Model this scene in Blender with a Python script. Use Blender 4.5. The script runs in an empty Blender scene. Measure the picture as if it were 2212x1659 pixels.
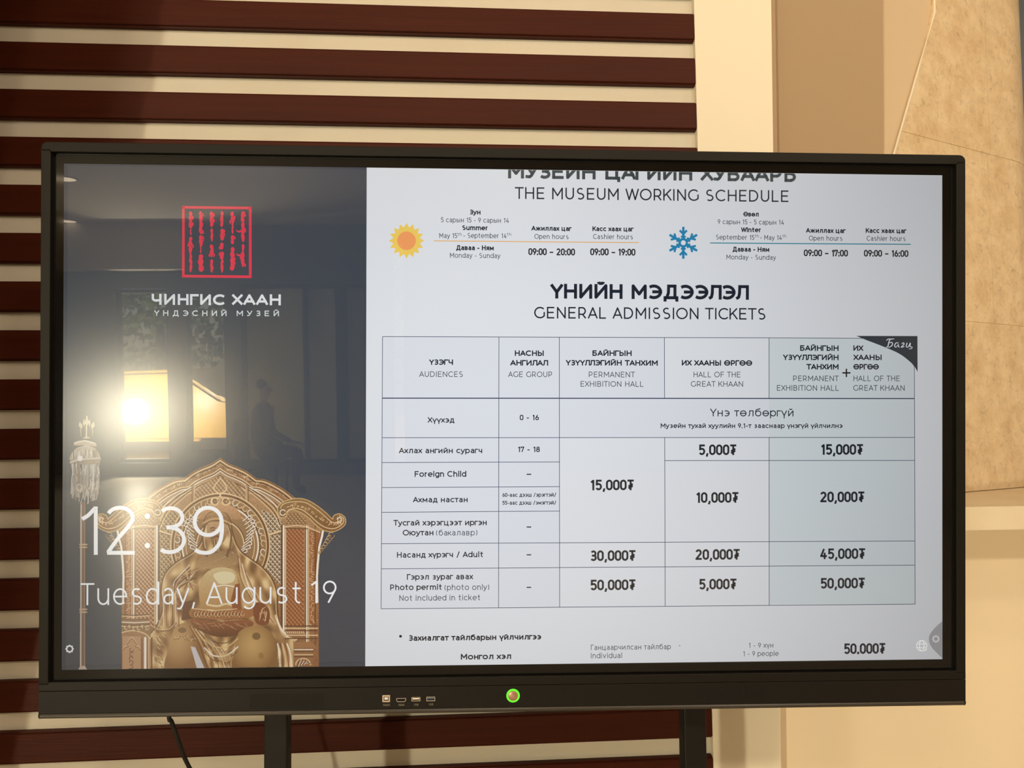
import bpy, bmesh, math, os, random
import numpy as np
from mathutils import Matrix, Vector
random.seed(7)
rng = np.random.default_rng(7)
scn = bpy.context.scene
COL = scn.collection

# ------------------------------------------------------------------ camera
F = 1661.0                      # focal length in pixels of the 2212 px frame
def rot(yaw, pitch, roll):
    y, p, r = (math.radians(a) for a in (yaw, pitch, roll))
    return Matrix.Rotation(y, 3, 'Z') @ Matrix.Rotation(p, 3, 'X') @ Matrix.Rotation(r, 3, 'Y')
CAM = Vector((0, 0, 1.5))
MW = rot(-4.0433, 2.8303, 0.5249)          # camera against the room (x right, y into the wall, z up)
MS = rot(-2.2838, 0.2483, -0.1231)         # camera against the display
CS = Vector((-0.05085, -1.24837, 0.04761))
cam = bpy.data.cameras.new('camera'); co = bpy.data.objects.new('camera', cam); COL.objects.link(co)
cam.sensor_width = 36; cam.lens = 36 * F / 2212; cam.clip_start = 0.02; cam.clip_end = 200
co.matrix_world = Matrix.Translation(CAM) @ (MW @ Matrix.Rotation(math.pi/2, 3, 'X')).to_4x4()
scn.camera = co
QD = MW @ MS.transposed()                  # display frame -> room
PD = CAM - QD @ CS
DISP = Matrix.Translation(PD) @ QD.to_4x4()

def ray(px, py, M):
    return M @ Vector(((px-1106)/F, 1, -(py-829.5)/F))
def D(px, py, off=0.0):
    "point of the display plane (off metres in front of the glass) seen at a photo position -> (x, z)"
    d = ray(px, py, MS); t = (-off - CS.y) / d.y
    return CS.x + t*d.x, CS.z + t*d.z
def Wp(px, py, y):
    "point of the room plane at depth y"
    d = ray(px, py, MW); t = y / d.y
    return Vector((CAM.x + t*d.x, y, CAM.z + t*d.z))
ND = (QD @ Vector((0, -1, 0))).normalized()
CM = CAM - 2*((CAM-PD).dot(ND))*ND
YB = -7.7                                   # street side wall behind the viewer
def Rf(px, py, y=YB, z=None):
    "room point whose mirror image in the glass stands at a photo position"
    d = ray(px, py, MW); d = d - 2*d.dot(ND)*ND
    t = (y - CM.y)/d.y if z is None else (z - CM.z)/d.z
    return CM + t*d

# ------------------------------------------------------------------ view, world, lights
scn.view_settings.view_transform = 'Standard'; scn.view_settings.look = 'None'
scn.view_settings.exposure = 0.0; scn.view_settings.gamma = 1.0
scn.view_settings.use_curve_mapping = False
w = bpy.data.worlds.new('world'); scn.world = w; w.use_nodes = True
wn = w.node_tree.nodes; wl = w.node_tree.links
bg = wn['Background']; sky = wn.new('ShaderNodeTexSky'); sky.sky_type = 'NISHITA'
sky.sun_disc = False; sky.sun_elevation = math.radians(48); sky.sun_rotation = math.radians(200)
wl.new(sky.outputs[0], bg.inputs[0]); bg.inputs[1].default_value = 0.22

def light(name, kind, loc, energy, col, **kw):
    l = bpy.data.lights.new(name, kind); l.energy = energy; l.color = col
    for k, v in kw.items():
        if k != 'to': setattr(l, k, v)
    o = bpy.data.objects.new(name, l); COL.objects.link(o); o.location = loc
    if 'to' in kw:
        o.rotation_euler = (Vector(kw['to'])-Vector(loc)).to_track_quat('-Z', 'Y').to_euler()
    return o
WARM = (1.0, 0.84, 0.645)
# sun glinting off something parked outside the left window, low, behind the viewer
GL = Rf(292, 889, YB-0.5)
light('glint_light', 'POINT', GL, 1750, (1.0, 0.88, 0.68), shadow_soft_size=0.16)
DL = [(-2.6, -0.35), (-1.3, -0.35), (0.0, -0.35), (1.3, -0.35), (2.2, 0.3), (-1.6, -2.3), (0.2, -2.3), (1.7, -2.3)]  # last three: unseen second row, added for more frontal light on the wall
for i, (x, y) in enumerate(DL):
    light('downlight_lamp', 'SPOT', (x, y, 3.27), (19, 20, 25, 34, 40, 78, 122, 142)[i], WARM, spot_size=math.radians(176), spot_blend=0.12, shadow_soft_size=0.12)

# ------------------------------------------------------------------ materials
def srgb(r, g, b):
    f = lambda c: (c/255/12.92) if c/255 <= 0.04045 else ((c/255+0.055)/1.055)**2.4
    return (f(r), f(g), f(b), 1)
def mat(name, col, rough=0.5, metal=0.0, spec=0.5, noise=None, bump=None, coat=0.0):
    "noise = (scale, (sx,sy,sz), other colour, contrast) ; bump = (scale, strength)"
    m = bpy.data.materials.new(name); m.use_nodes = True
    n = m.node_tree.nodes; l = m.node_tree.links; p = n['Principled BSDF']
    p.inputs['Base Color'].default_value = col; p.inputs['Roughness'].default_value = rough
    p.inputs['Metallic'].default_value = metal; p.inputs['Specular IOR Level'].default_value = spec
    p.inputs['Coat Weight'].default_value = coat
    tc = n.new('ShaderNodeTexCoord')
    if noise:
        mp = n.new('ShaderNodeMapping'); mp.inputs['Scale'].default_value = noise[1]
        l.new(tc.outputs['Object'], mp.inputs[0])
        t = n.new('ShaderNodeTexNoise'); t.inputs['Scale'].default_value = noise[0]; t.inputs['Detail'].default_value = 8
        t.inputs['Roughness'].default_value = 0.62
        l.new(mp.outputs[0], t.inputs['Vector'])
        r = n.new('ShaderNodeValToRGB'); c = noise[3]
        r.color_ramp.elements[0].position = 0.5-c; r.color_ramp.elements[1].position = 0.5+c
        r.color_ramp.elements[0].color = noise[2]; r.color_ramp.elements[1].color = col
        l.new(t.outputs[0], r.inputs[0]); l.new(r.outputs[0], p.inputs['Base Color'])
    if bump:
        t2 = n.new('ShaderNodeTexNoise'); t2.inputs['Scale'].default_value = bump[0]; t2.inputs['Detail'].default_value = 4
        if noise: l.new(mp.outputs[0], t2.inputs['Vector'])
        else: l.new(tc.outputs['Object'], t2.inputs['Vector'])
        b = n.new('ShaderNodeBump'); b.inputs['Strength'].default_value = bump[1]; b.inputs['Distance'].default_value = 0.002
        l.new(t2.outputs[0], b.inputs['Height']); l.new(b.outputs[0], p.inputs['Normal'])
    return m
def emis(name, col, k=1.0, attr=False, power=3.0):
    "lit pixels behind anti-glare glass: light falls off with viewing angle, glass mirrors sharply with a faint haze"
    m = bpy.data.materials.new(name); m.use_nodes = True
    n = m.node_tree.nodes; l = m.node_tree.links; p = n['Principled BSDF']
    p.inputs['Base Color'].default_value = (0.004, 0.004, 0.005, 1)
    p.inputs['Roughness'].default_value = 0.2; p.inputs['Specular IOR Level'].default_value = 0.29
    p.inputs['Coat Weight'].default_value = 1.0; p.inputs['Coat Roughness'].default_value = 0.012; p.inputs['Coat IOR'].default_value = 1.5
    p.inputs['Emission Color'].default_value = col
    g = n.new('ShaderNodeNewGeometry'); d = n.new('ShaderNodeVectorMath'); d.operation = 'DOT_PRODUCT'
    l.new(g.outputs['Incoming'], d.inputs[0]); l.new(g.outputs['Normal'], d.inputs[1])
    pw = n.new('ShaderNodeMath'); pw.operation = 'POWER'; pw.inputs[1].default_value = power
    ab = n.new('ShaderNodeMath'); ab.operation = 'ABSOLUTE'; l.new(d.outputs['Value'], ab.inputs[0]); l.new(ab.outputs[0], pw.inputs[0])
    mu = n.new('ShaderNodeMath'); mu.operation = 'MULTIPLY'; mu.inputs[1].default_value = k
    l.new(pw.outputs[0], mu.inputs[0]); l.new(mu.outputs[0], p.inputs['Emission Strength'])
    if attr:
        a = n.new('ShaderNodeVertexColor'); a.layer_name = 'Col'; l.new(a.outputs[0], p.inputs['Emission Color'])
    return m
M = dict(
 plaster = mat('white_plaster', srgb(226, 214, 194), 0.8, bump=(60, 0.08)),
 wallback = mat('cream_wall_paint', srgb(222, 214, 196), 0.75, noise=(3, (1, 1, 1), srgb(214, 204, 184), 0.3), bump=(80, 0.1)),
 wood = mat('mahogany_stain', srgb(74, 29, 11), 0.5, spec=0.14, noise=(5, (0.6, 14, 14), srgb(60, 22, 9), 0.28), bump=(18, 0.25)),
 cream = mat('cream_pilaster_paint', srgb(241, 230, 206), 0.6, bump=(50, 0.06)),
 tan = mat('tan_tone', srgb(172, 146, 114), 0.75, bump=(50, 0.06)),  # darker than the cream pilaster
 tan2 = mat('light_tan_tone', srgb(214, 190, 156), 0.7, bump=(50, 0.06)),  # lighter than the recess tan
 lowwall = mat('lower_wall_paint', srgb(246, 228, 196), 0.6, bump=(40, 0.06)),
 sill = mat('ledge_marble', srgb(240, 226, 198), 0.25, noise=(4, (1, 1, 1), srgb(226, 206, 172), 0.25)),
 grout = mat('pale_grout', srgb(216, 188, 142), 0.8),
 floor = mat('floor_marble', srgb(216, 206, 190), 0.45, spec=0.12, noise=(6, (1, 1, 1), srgb(196, 184, 164), 0.3)),
 ceiling = mat('ceiling_paint', srgb(214, 204, 192), 0.85),
 darkwall = mat('grey_blue_wall', srgb(96, 104, 112), 0.7),
 frame = mat('anodised_frame', srgb(26, 24, 20), 0.5, spec=0.16, bump=(900, 0.05)),
 frame2 = mat('anodised_panel', srgb(20, 17, 14), 0.45, spec=0.25, bump=(900, 0.05)),
 lip = mat('lip_highlight_tone', srgb(52, 46, 37), 0.33, spec=0.5),  # frame metal coloured lighter so the lip carries its highlight
 black = mat('black_gap', srgb(8, 8, 8), 0.5),
 bezel = mat('black_glass_border', srgb(14, 12, 10), 0.05, spec=0.32),
 hole = mat('speaker_hole', srgb(5, 5, 5), 0.9),
 metal = mat('port_metal', srgb(222, 208, 188), 0.3, metal=0.8),
 silver = mat('brushed_button', srgb(196, 150, 128), 0.35, metal=0.7),
 whiteplastic = mat('port_insert', srgb(235, 232, 226), 0.5),
 blueplastic = mat('blue_port_insert', srgb(60, 100, 130), 0.5),
 legend = mat('port_legend_ink', srgb(150, 140, 122), 0.6),
 stand = mat('stand_black_paint', srgb(24, 21, 17), 0.5, spec=0.25, bump=(300, 0.05)),
 rubber = mat('cable_rubber', srgb(16, 14, 12), 0.5),
 alu = mat('window_frame_anthracite', srgb(58, 64, 70), 0.5),
 skin = mat('skin', srgb(180, 130, 100), 0.6), cloth = mat('dark_cloth', srgb(32, 34, 40), 0.9), hair = mat('dark_hair', srgb(18, 15, 13), 0.7),
 leaf = mat('foliage', srgb(160, 178, 84), 0.8, noise=(3, (1, 1, 1), srgb(92, 112, 48), 0.2)),
 bark = mat('bark', srgb(90, 72, 54), 0.9), pave = mat('pavement', srgb(226, 200, 140), 0.8, noise=(8, (1, 1, 1), srgb(200, 172, 118), 0.3)),
 facade = mat('street_facade', srgb(170, 160, 150), 0.8),
 car = mat('yellow_car_paint', srgb(226, 180, 70), 0.25, coat=0.6), tyre = mat('tyre', srgb(20, 20, 20), 0.8),
)
def stone_mat():
    m = mat('beige_marble', srgb(240, 218, 182), 0.3, noise=(18, (1, 1, 1), srgb(214, 184, 142), 0.2))
    n = m.node_tree.nodes; l = m.node_tree.links; p = n['Principled BSDF']; old = p.inputs['Base Color'].links[0].from_socket
    tc = n.new('ShaderNodeTexCoord')
    t = n.new('ShaderNodeTexNoise'); t.inputs['Scale'].default_value = 60; t.inputs['Detail'].default_value = 10; t.inputs['Roughness'].default_value = 0.7
    t.inputs['Distortion'].default_value = 0.8
    l.new(tc.outputs['Object'], t.inputs['Vector'])
    r = n.new('ShaderNodeValToRGB'); r.color_ramp.elements[0].position = 0.30; r.color_ramp.elements[1].position = 0.46
    r.color_ramp.elements[0].color = (0.45, 0.45, 0.45, 1); r.color_ramp.elements[1].color = (1, 1, 1, 1); l.new(t.outputs[0], r.inputs[0])
    mx = n.new('ShaderNodeMix'); mx.data_type = 'RGBA'; mx.blend_type = 'MULTIPLY'; mx.inputs['Factor'].default_value = 0.6
    l.new(old, mx.inputs[6]); l.new(r.outputs[0], mx.inputs[7]); l.new(mx.outputs[2], p.inputs['Base Color'])
    t2 = n.new('ShaderNodeTexNoise'); t2.inputs['Scale'].default_value = 95; t2.inputs['Detail'].default_value = 6
    l.new(tc.outputs['Object'], t2.inputs['Vector'])
    r2 = n.new('ShaderNodeValToRGB'); r2.color_ramp.elements[0].position = 0.56; r2.color_ramp.elements[1].position = 0.68
    r2.color_ramp.elements[0].color = (0, 0, 0, 1); r2.color_ramp.elements[1].color = (0.35, 0.35, 0.35, 1); l.new(t2.outputs[0], r2.inputs[0])
    mx2 = n.new('ShaderNodeMix'); mx2.data_type = 'RGBA'; l.new(r2.outputs[0], mx2.inputs[0]); l.new(mx.outputs[2], mx2.inputs[6])
    mx2.inputs[7].default_value = srgb(242, 216, 170); l.new(mx2.outputs[2], p.inputs['Base Color'])
    return m
M['stone'] = stone_mat()

# ------------------------------------------------------------------ mesh helpers
def obj(name, me, m=None, parent=None, kind=None, label=None, smooth=False):
    if isinstance(me, bmesh.types.BMesh):
        bm = me; me = bpy.data.meshes.new(name); bm.to_mesh(me); bm.free()
    o = bpy.data.objects.new(name, me); COL.objects.link(o)
    if m is not None and not me.materials: me.materials.append(m)
    if smooth:
        for p in me.polygons: p.use_smooth = True
    if parent is not None: o.parent = parent
    if kind: o['kind'] = kind
    if label: o['label'] = label
    return o
def thing(name, label, cat, loc=(0, 0, 0), group=None):
    o = bpy.data.objects.new(name, None); COL.objects.link(o); o.location = loc; o.empty_display_size = 0.1
    o['label'] = label; o['category'] = cat
    if group: o['group'] = group
    return o
def box(bm, x0, x1, y0, y1, z0, z1, bev=0.0, seg=2):
    t = bmesh.new(); bmesh.ops.create_cube(t, size=1)
    for v in t.verts: v.co = Vector(((x0+x1)/2+v.co.x*(x1-x0), (y0+y1)/2+v.co.y*(y1-y0), (z0+z1)/2+v.co.z*(z1-z0)))
    if bev: bmesh.ops.bevel(t, geom=t.edges[:], offset=bev, segments=seg, profile=0.5, affect='EDGES')
    join(bm, t); return bm
def join(bm, t):
    vm = {v: bm.verts.new(v.co) for v in t.verts}
    for f in t.faces:
        try: bm.faces.new([vm[v] for v in f.verts])
        except ValueError: pass
    t.free()
def B(*a, **k): return box(bmesh.new(), *a, **k)
def prism(bm, pts, d):
    "closed solid from a polygon (list of Vectors, CCW seen from -d) pushed along d"
    d = Vector(d); a = [bm.verts.new(p) for p in pts]; b = [bm.verts.new(Vector(p)+d) for p in pts]
    n = len(pts); bm.faces.new(a); bm.faces.new(b[::-1])
    for i in range(n): bm.faces.new((a[i], b[i], b[(i+1) % n], a[(i+1) % n]))
    bmesh.ops.recalc_face_normals(bm, faces=bm.faces[:]); return bm
def tube(bm, pts, r, seg=10):
    pts = [Vector(p) for p in pts]; rings = []
    rr = r if isinstance(r, (list, tuple)) else [r]*len(pts)
    up = Vector((0.3, 0.2, 0.93)).normalized()
    for i, p in enumerate(pts):
        t = (pts[min(i+1, len(pts)-1)]-pts[max(i-1, 0)]).normalized()
        a = t.cross(up); a = a.normalized() if a.length > 1e-4 else Vector((1, 0, 0)); b = t.cross(a)
        rings.append([bm.verts.new(p+rr[i]*(math.cos(2*math.pi*k/seg)*a+math.sin(2*math.pi*k/seg)*b)) for k in range(seg)])
    for q, s in zip(rings, rings[1:]):
        for k in range(seg): bm.faces.new((q[k], q[(k+1) % seg], s[(k+1) % seg], s[k]))
    bm.faces.new(rings[0][::-1]); bm.faces.new(rings[-1]); bmesh.ops.recalc_face_normals(bm, faces=bm.faces[:]); return bm

# ------------------------------------------------------------------ the room
YW = 1.75; YF = 1.7322; PER = 0.107186; HS = 0.066832; Z0 = 1.5+0.8527
CEIL = 3.3; XL, XR = -7.4, 4.6
obj('floor', B(XL, XR, YB, 2.6, -0.1, 0), M['floor'], kind='structure')
obj('ceiling', B(XL, XR, YB, 2.6, CEIL, CEIL+0.15), M['ceiling'], kind='structure')
xe_l = Wp(1522, 829, 1.75).x
wall = obj('wall_back', B(-3.0, xe_l+0.12, YW, YW+0.14, 0, CEIL), M['wallback'], kind='structure')
# stepped slat profile (y, z): shallow rebate along both long edges, as the lit and the dark line in the photo
def slat_mesh(x0, x1):
    h = HS/2; pr = [(YW, -h), (YF+0.006, -h), (YF+0.005, -h+0.0028), (YF+0.001, -h+0.0036), (YF, -h+0.0052),
                    (YF, h-0.0052), (YF+0.001, h-0.0036), (YF+0.005, h-0.0028), (YF+0.006, h), (YW, h)]
    bm = bmesh.new(); prism(bm, [Vector((x0, y, z)) for y, z in pr], (x1-x0, 0, 0))
    me = bpy.data.meshes.new('slat'); bm.to_mesh(me); bm.free(); me.materials.append(M['wood']); return me
sm = [slat_mesh(-3.0, xe_l+0.09)]
k = -8
while True:
    zt = Z0-k*PER; zc = zt-HS/2
    if zc-HS/2 < 0.02: break
    if zt < CEIL-0.01:
        o = bpy.data.objects.new('slat', sm[0]); COL.objects.link(o); o.parent = wall; o.location = (0, 0, zc)
        o.scale = (1, 1, 1)
    k += 1

def trim_quad(name, pts, depth, m, **kw):
    bm = bmesh.new(); prism(bm, pts, (0, depth, 0)); return obj(name, bm, m, **kw)
def ext(a, b, z):
    t = (z-a.z)/(b.z-a.z); return a+(b-a)*t
# cream pilaster closing the slats
YP = 1.730
l0, l1 = Wp(1499, 0, YP), Wp(1541, 1640, YP)
r0, r1 = Wp(1666, 0, YP), Wp(1687, 1640, YP)
trim_quad('trim_1', [ext(l0, l1, 0), ext(r0, r1, 0), ext(r0, r1, CEIL), ext(l0, l1, CEIL)], 0.2, M['cream'], kind='structure')
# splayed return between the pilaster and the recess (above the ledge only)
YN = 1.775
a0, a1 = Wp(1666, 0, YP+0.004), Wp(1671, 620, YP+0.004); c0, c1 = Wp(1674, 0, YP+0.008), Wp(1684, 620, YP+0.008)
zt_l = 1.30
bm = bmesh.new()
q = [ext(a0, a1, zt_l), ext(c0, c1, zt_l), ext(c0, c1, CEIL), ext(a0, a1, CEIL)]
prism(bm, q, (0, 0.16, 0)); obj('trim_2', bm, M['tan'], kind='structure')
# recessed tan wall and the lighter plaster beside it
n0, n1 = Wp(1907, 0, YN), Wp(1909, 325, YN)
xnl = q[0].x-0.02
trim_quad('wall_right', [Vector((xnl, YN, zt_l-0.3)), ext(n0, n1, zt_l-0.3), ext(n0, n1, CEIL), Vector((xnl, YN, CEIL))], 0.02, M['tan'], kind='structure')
# wall under the ledge
YL = 1.82
obj('wall_front_1', B(r1.x-0.1, XR, YL, YL+0.5, 0, 1.2), M['lowwall'], kind='structure').name = 'wall_lower'
# ledge
lz1 = Wp(2150, 1094, 1.62).z; lz0 = Wp(2150, 1146, 1.62).z
bpy.data.objects['wall_lower'].data.transform(Matrix.Diagonal((1, 1, (lz0-0.0003)/1.2, 1)))
led = thing('stone_ledge', 'pale marble ledge running right of the display, under the beige stone wall', 'ledge', (0, 0, 0))
obj('ledge_slab', B(0.62, XR, 1.62, 2.35, lz0, lz1, bev=0.0025), M['sill'], led)

# stone cladding: receding to the right, its left edge raked, its far edge turning away
def plan(s):          # s = metres along the face from its left-most point
    a = math.radians(24); x = 1.02+s*math.cos(a); y = 1.80+s*math.sin(a)
    if s > 0.62: u = s-0.62; x = 1.02+0.62*math.cos(a)+u*math.cos(a)*(1-0.9*u); y = 1.80+0.62*math.sin(a)+u*math.sin(a)+2.2*u*u
    return Vector((x, y))
def s_at(px, py):     # where the sight line meets the plan curve
    d = ray(px, py, MW); best = None
    for i in range(-200, 620):
        s = i/1000; p = plan(s); e = abs(p.x*d.y-p.y*d.x)
        if best is None or e < best[0]: best = (e, s)
    p = plan(best[1]); return best[1], CAM.z+d.z/d.y*p.y
e0 = s_at(2020, 25); e1 = s_at(1932, 330)
j1 = s_at(1946, 283)[1]; j2 = s_at(2090, 694)[1]
def s_left(z):
    if z > e0[1]: return e0[0]+0.005*(z-e0[1])
    return e0[0]+(e1[0]-e0[0])*(z-e0[1])/(e1[1]-e0[1])
def s_right(z): return 0.86 - 0.06*(z-1.3)
def panel(z0, z1, sa, sb, nz=8, ns=14, gap=0.0007, th=0.018):
    bm = bmesh.new(); g = []; z0 += gap; z1 -= gap
    for i in range(nz+1):
        z = z0+(z1-z0)*i/nz; row = []
        A = sa(z)+gap; Bv = sb(z)-gap
        for j in range(ns+1):
            s = A+(Bv-A)*j/ns; p = plan(s); row.append(bm.verts.new((p.x, p.y, z)))
        g.append(row)
    fs = [bm.faces.new((g[i][j], g[i][j+1], g[i+1][j+1], g[i+1][j])) for i in range(nz) for j in range(ns)]
    r = bmesh.ops.extrude_face_region(bm, geom=fs)
    for v in r['geom']:
        if isinstance(v, bmesh.types.BMVert): v.co += Vector((-0.4, 0.9, 0))*th
    bmesh.ops.recalc_face_normals(bm, faces=bm.faces[:]); return bm
st = thing('stone_cladding', 'beige speckled marble cladding with raked left edge, standing on the ledge', 'stone wall', (0, 0, 0))
sv1 = s_at(2128, 60)[0]; sv2 = s_at(2152, 800)[0]
zb = lz1+0.001
F1 = lambda c: (lambda z: c)
for z0, z1, cuts in ((zb, j2, (0.30, )), (j2, j1, (sv2, )), (j1, CEIL, (sv1, ))):
    ed = [s_left]+[F1(c) for c in cuts]+[s_right]
    for a, b in zip(ed, ed[1:]): obj('stone_panel', panel(z0, z1, a, b), M['stone'], st, smooth=False)
# grout bed behind the panels
bm = bmesh.new(); join(bm, panel(zb, CEIL, lambda z: s_left(z)+0.002, lambda z: s_right(z)-0.004, gap=0, th=0.05))
for v in bm.verts: v.co.y += 0.0012; v.co.x -= 0.0002
obj('grout_bed', bm, M['grout'], st)
# lighter plaster between the recess and the raked stone
YT = 1.95
def rk(z): p = plan(s_left(z)); return Vector((p.x+0.02+(YT-p.y)*0.5, YT, z))
bm = bmesh.new(); rows = []
for i in range(16):
    z = e1[1]-0.25+(CEIL-e1[1]+0.25)*i/15; p = plan(s_left(z))
    rows.append([bm.verts.new(c) for c in ((0.9, 1.80, z), (p.x+0.006, p.y+0.008, z), (p.x+0.03, p.y+0.15, z), (0.9, 2.05, z))])
for A, Bq in zip(rows, rows[1:]):
    for k in range(4): bm.faces.new((A[k], A[(k+1) % 4], Bq[(k+1) % 4], Bq[k]))
bm.faces.new(rows[0]); bm.faces.new(rows[-1][::-1]); bmesh.ops.recalc_face_normals(bm, faces=bm.faces[:])
obj('trim_3', bm, M['tan2'], kind='structure')
# pale tube painting in the light caught by the raked stone edge
bm = bmesh.new(); pts = []
for i in range(12):
    z = zb+0.006+(CEIL-zb-0.006)*i/11; p = plan(s_left(z)-0.001); pts.append(Vector((p.x, p.y-0.001, z)))
tube(bm, pts, 0.0028, 8); obj('lit_edge', bm, M['cream'], st)
obj('wall_right_far', B(1.55, XR, 2.4, 2.55, 0, CEIL), M['darkwall'], kind='structure').name = 'wall_far'

# unseen wing wall, added on the left: raked edge shaped to shade the slats
YG = 1.30
def through(bp):
    t = (YG-GL.y)/(bp.y-GL.y); return GL+(bp-GL)*t
w0 = through(Wp(370, 0, YW)); w1 = through(Wp(62, 1560, YW))
trim_quad('added_wing_wall', [Vector((-3.2, YG, 0)), ext(w0, w1, 0), ext(w0, w1, CEIL), Vector((-3.2, YG, CEIL))], 0.05, M['plaster'], kind='structure')
obj('wall_left_side', B(XL-0.15, XL, YB, 2.6, 0, CEIL), M['plaster'], kind='structure').name = 'wall_west'
obj('wall_right_side', B(XR, XR+0.15, YB, 2.6, 0, CEIL), M['plaster'], kind='structure').name = 'wall_east'
obj('wall_west_end', B(XL, -3.0, 1.75, 1.9, 0, CEIL), M['plaster'], kind='structure').name = 'wall_north'

# street side wall with its three windows
openings = [(-5.06, -4.36, 0.17, 2.47), (-4.15, -3.60, 0.30, 2.40), (-3.40, -1.74, 0.15, 2.52), (-1.45, -1.22, 0.1, 3.1)]
bm = bmesh.new(); xs = XL
for x0, x1, z0, z1 in openings:
    box(bm, xs, x0, YB-0.2, YB, 0, CEIL); box(bm, x0, x1, YB-0.2, YB, 0, z0); box(bm, x0, x1, YB-0.2, YB, z1, CEIL); xs = x1
box(bm, xs, XR, YB-0.2, YB, 0, CEIL)
obj('wall_street', bm, M['darkwall'], kind='structure')
obj('trim_4', B(XL, -4.05, YB, YB+0.25, 2.70, CEIL), M['ceiling'], kind='structure')
def glass_mat(name, tint, tr):
    m = bpy.data.materials.new(name); m.use_nodes = True; n = m.node_tree.nodes; l = m.node_tree.links
    n.remove(n['Principled BSDF']); a = n.new('ShaderNodeBsdfTransparent'); a.inputs[0].default_value = tint
    g = n.new('ShaderNodeBsdfGlossy'); g.inputs['Roughness'].default_value = 0.02
    d = n.new('ShaderNodeBsdfTranslucent'); d.inputs[0].default_value = srgb(190, 186, 160)
    m1 = n.new('ShaderNodeMixShader'); m1.inputs[0].default_value = 0.06; l.new(a.outputs[0], m1.inputs[1]); l.new(g.outputs[0], m1.inputs[2])
    m2 = n.new('ShaderNodeMixShader'); m2.inputs[0].default_value = tr; l.new(m1.outputs[0], m2.inputs[1]); l.new(d.outputs[0], m2.inputs[2])
    l.new(m2.outputs[0], n['Material Output'].inputs[0]); return m
GC = glass_mat('clear_glass', (0.96, 0.98, 0.96, 1), 0.0); GB = glass_mat('filmed_glass', (0.5, 0.52, 0.46, 1), 0.55)
for i, (x0, x1, z0, z1) in enumerate(openings):
    bm = bmesh.new(); fw = 0.045
    for a in ((x0, x0+fw, z0, z1), (x1-fw, x1, z0, z1), (x0+fw, x1-fw, z0, z0+fw), (x0+fw, x1-fw, z1-fw, z1)):
        box(bm, a[0], a[1], YB-0.14, YB-0.06, a[2], a[3])
    if i == 2:
        for x in (-2.57, -2.14): box(bm, x-0.03, x+0.03 if x < -2.3 else x+0.12, YB-0.14, YB-0.06, z0+fw, z1-fw)
    wi = obj('window_%d' % (i+1), bm, M['alu'], kind='structure')
    obj('pane', B(x0+fw, x1-fw, YB-0.104, YB-0.098, z0+fw, z1-fw), GB if i == 2 else GC, wi)
# outside
obj('ground', B(-30, 20, -40, YB-0.2, -0.25, -0.05), M['pave'], kind='structure')
sun = light('sun_lamp', 'SUN', (0, -10, 12), 6.0, (1, 0.93, 0.8), angle=0.009, to=(1.0, -19, 0))
fac = thing('street_building', 'pale building across the street, seen mirrored beyond the filmed windows', 'building', (0, -22, -0.05))
obj('wall', B(-5, 12, -6, 0, 0, 9), M['facade'], fac)
def blob_tree(x, y, h, r, label):
    t = thing('street_tree', label, 'tree', (x, y, -0.05))
    obj('trunk', tube(bmesh.new(), [(0, 0, 0), (0.05, 0, h*0.3), (0, 0.05, h*0.6)], [0.14, 0.11, 0.07]), M['bark'], t)
    bm = bmesh.new()
    for k in range(1500):
        u = Vector(rng.normal(size=3)).normalized()*r*(rng.random()**0.4); c = Vector((u.x, u.y, h*0.62+u.z*0.9))
        a = Vector(rng.normal(size=3)).normalized(); b = a.orthogonal().normalized(); s = 0.10
        vs = [bm.verts.new(c+s*(a*i+b*j)) for i, j in ((-1, -.5), (0, -.7), (1, 0), (0, .7))]; bm.faces.new(vs)
    obj('leaves', bm, M['leaf'], t, kind='stuff')
blob_tree(-6.6, -12.5, 4.2, 1.9, 'green street tree outside the left window, mirrored in the glass')
blob_tree(-3.6, -18.0, 4.8, 2.2, 'farther green street tree, mirrored in the narrow second window')
# parked car outside the left window (seen only in the glass)
car = thing('parked_car', 'yellow car parked outside the left window, mirrored in the glass', 'car', (-5.7, -10.3, -0.05))
prof = [(-2.1, 0.3), (-2.1, 0.75), (-1.3, 0.9), (-0.7, 1.38), (0.7, 1.42), (1.35, 0.98), (2.1, 0.85), (2.15, 0.3)]
bm = bmesh.new(); prism(bm, [Vector((x, -0.85, z)) for x, z in prof], (0, 1.7, 0)); bmesh.ops.bevel(bm, geom=bm.edges[:], offset=0.06, segments=2, affect='EDGES')
obj('body', bm, M['car'], car, smooth=False)
for x in (-1.35, 1.35):
    for y in (-0.8, 0.62):
        bm = bmesh.new(); tube(bm, [(x, y, 0.32), (x, y+0.2, 0.32)], 0.32, 20); obj('wheel', bm, M['tyre'], car)
# someone seated before the filmed windows, side-on (only their dark mirror image shows)
def skin_body(name, joints, edges, m, parent):
    me = bpy.data.meshes.new(name); me.from_pydata([j[0] for j in joints], edges, []); o = bpy.data.objects.new(name, me); COL.objects.link(o)
    md = o.modifiers.new('skin', 'SKIN'); sk = me.skin_vertices[0].data if me.skin_vertices else None
    if sk is None:
        bm = bmesh.new(); bm.from_mesh(me); bm.verts.layers.skin.verify(); bm.to_mesh(me); bm.free(); sk = me.skin_vertices[0].data
    for i, j in enumerate(joints): sk[i].radius = (j[1], j[2] if len(j) > 2 else j[1])
    sk[0].use_root = True; md.use_smooth_shade = True
    sb = o.modifiers.new('sub', 'SUBSURF'); sb.levels = sb.render_levels = 1
    bpy.context.view_layer.update(); me2 = bpy.data.meshes.new_from_object(o.evaluated_get(bpy.context.evaluated_depsgraph_get()))
    bpy.data.objects.remove(o); return obj(name, me2, m, parent, smooth=True)
pq = Rf(562, 905, -6.2)
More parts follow.
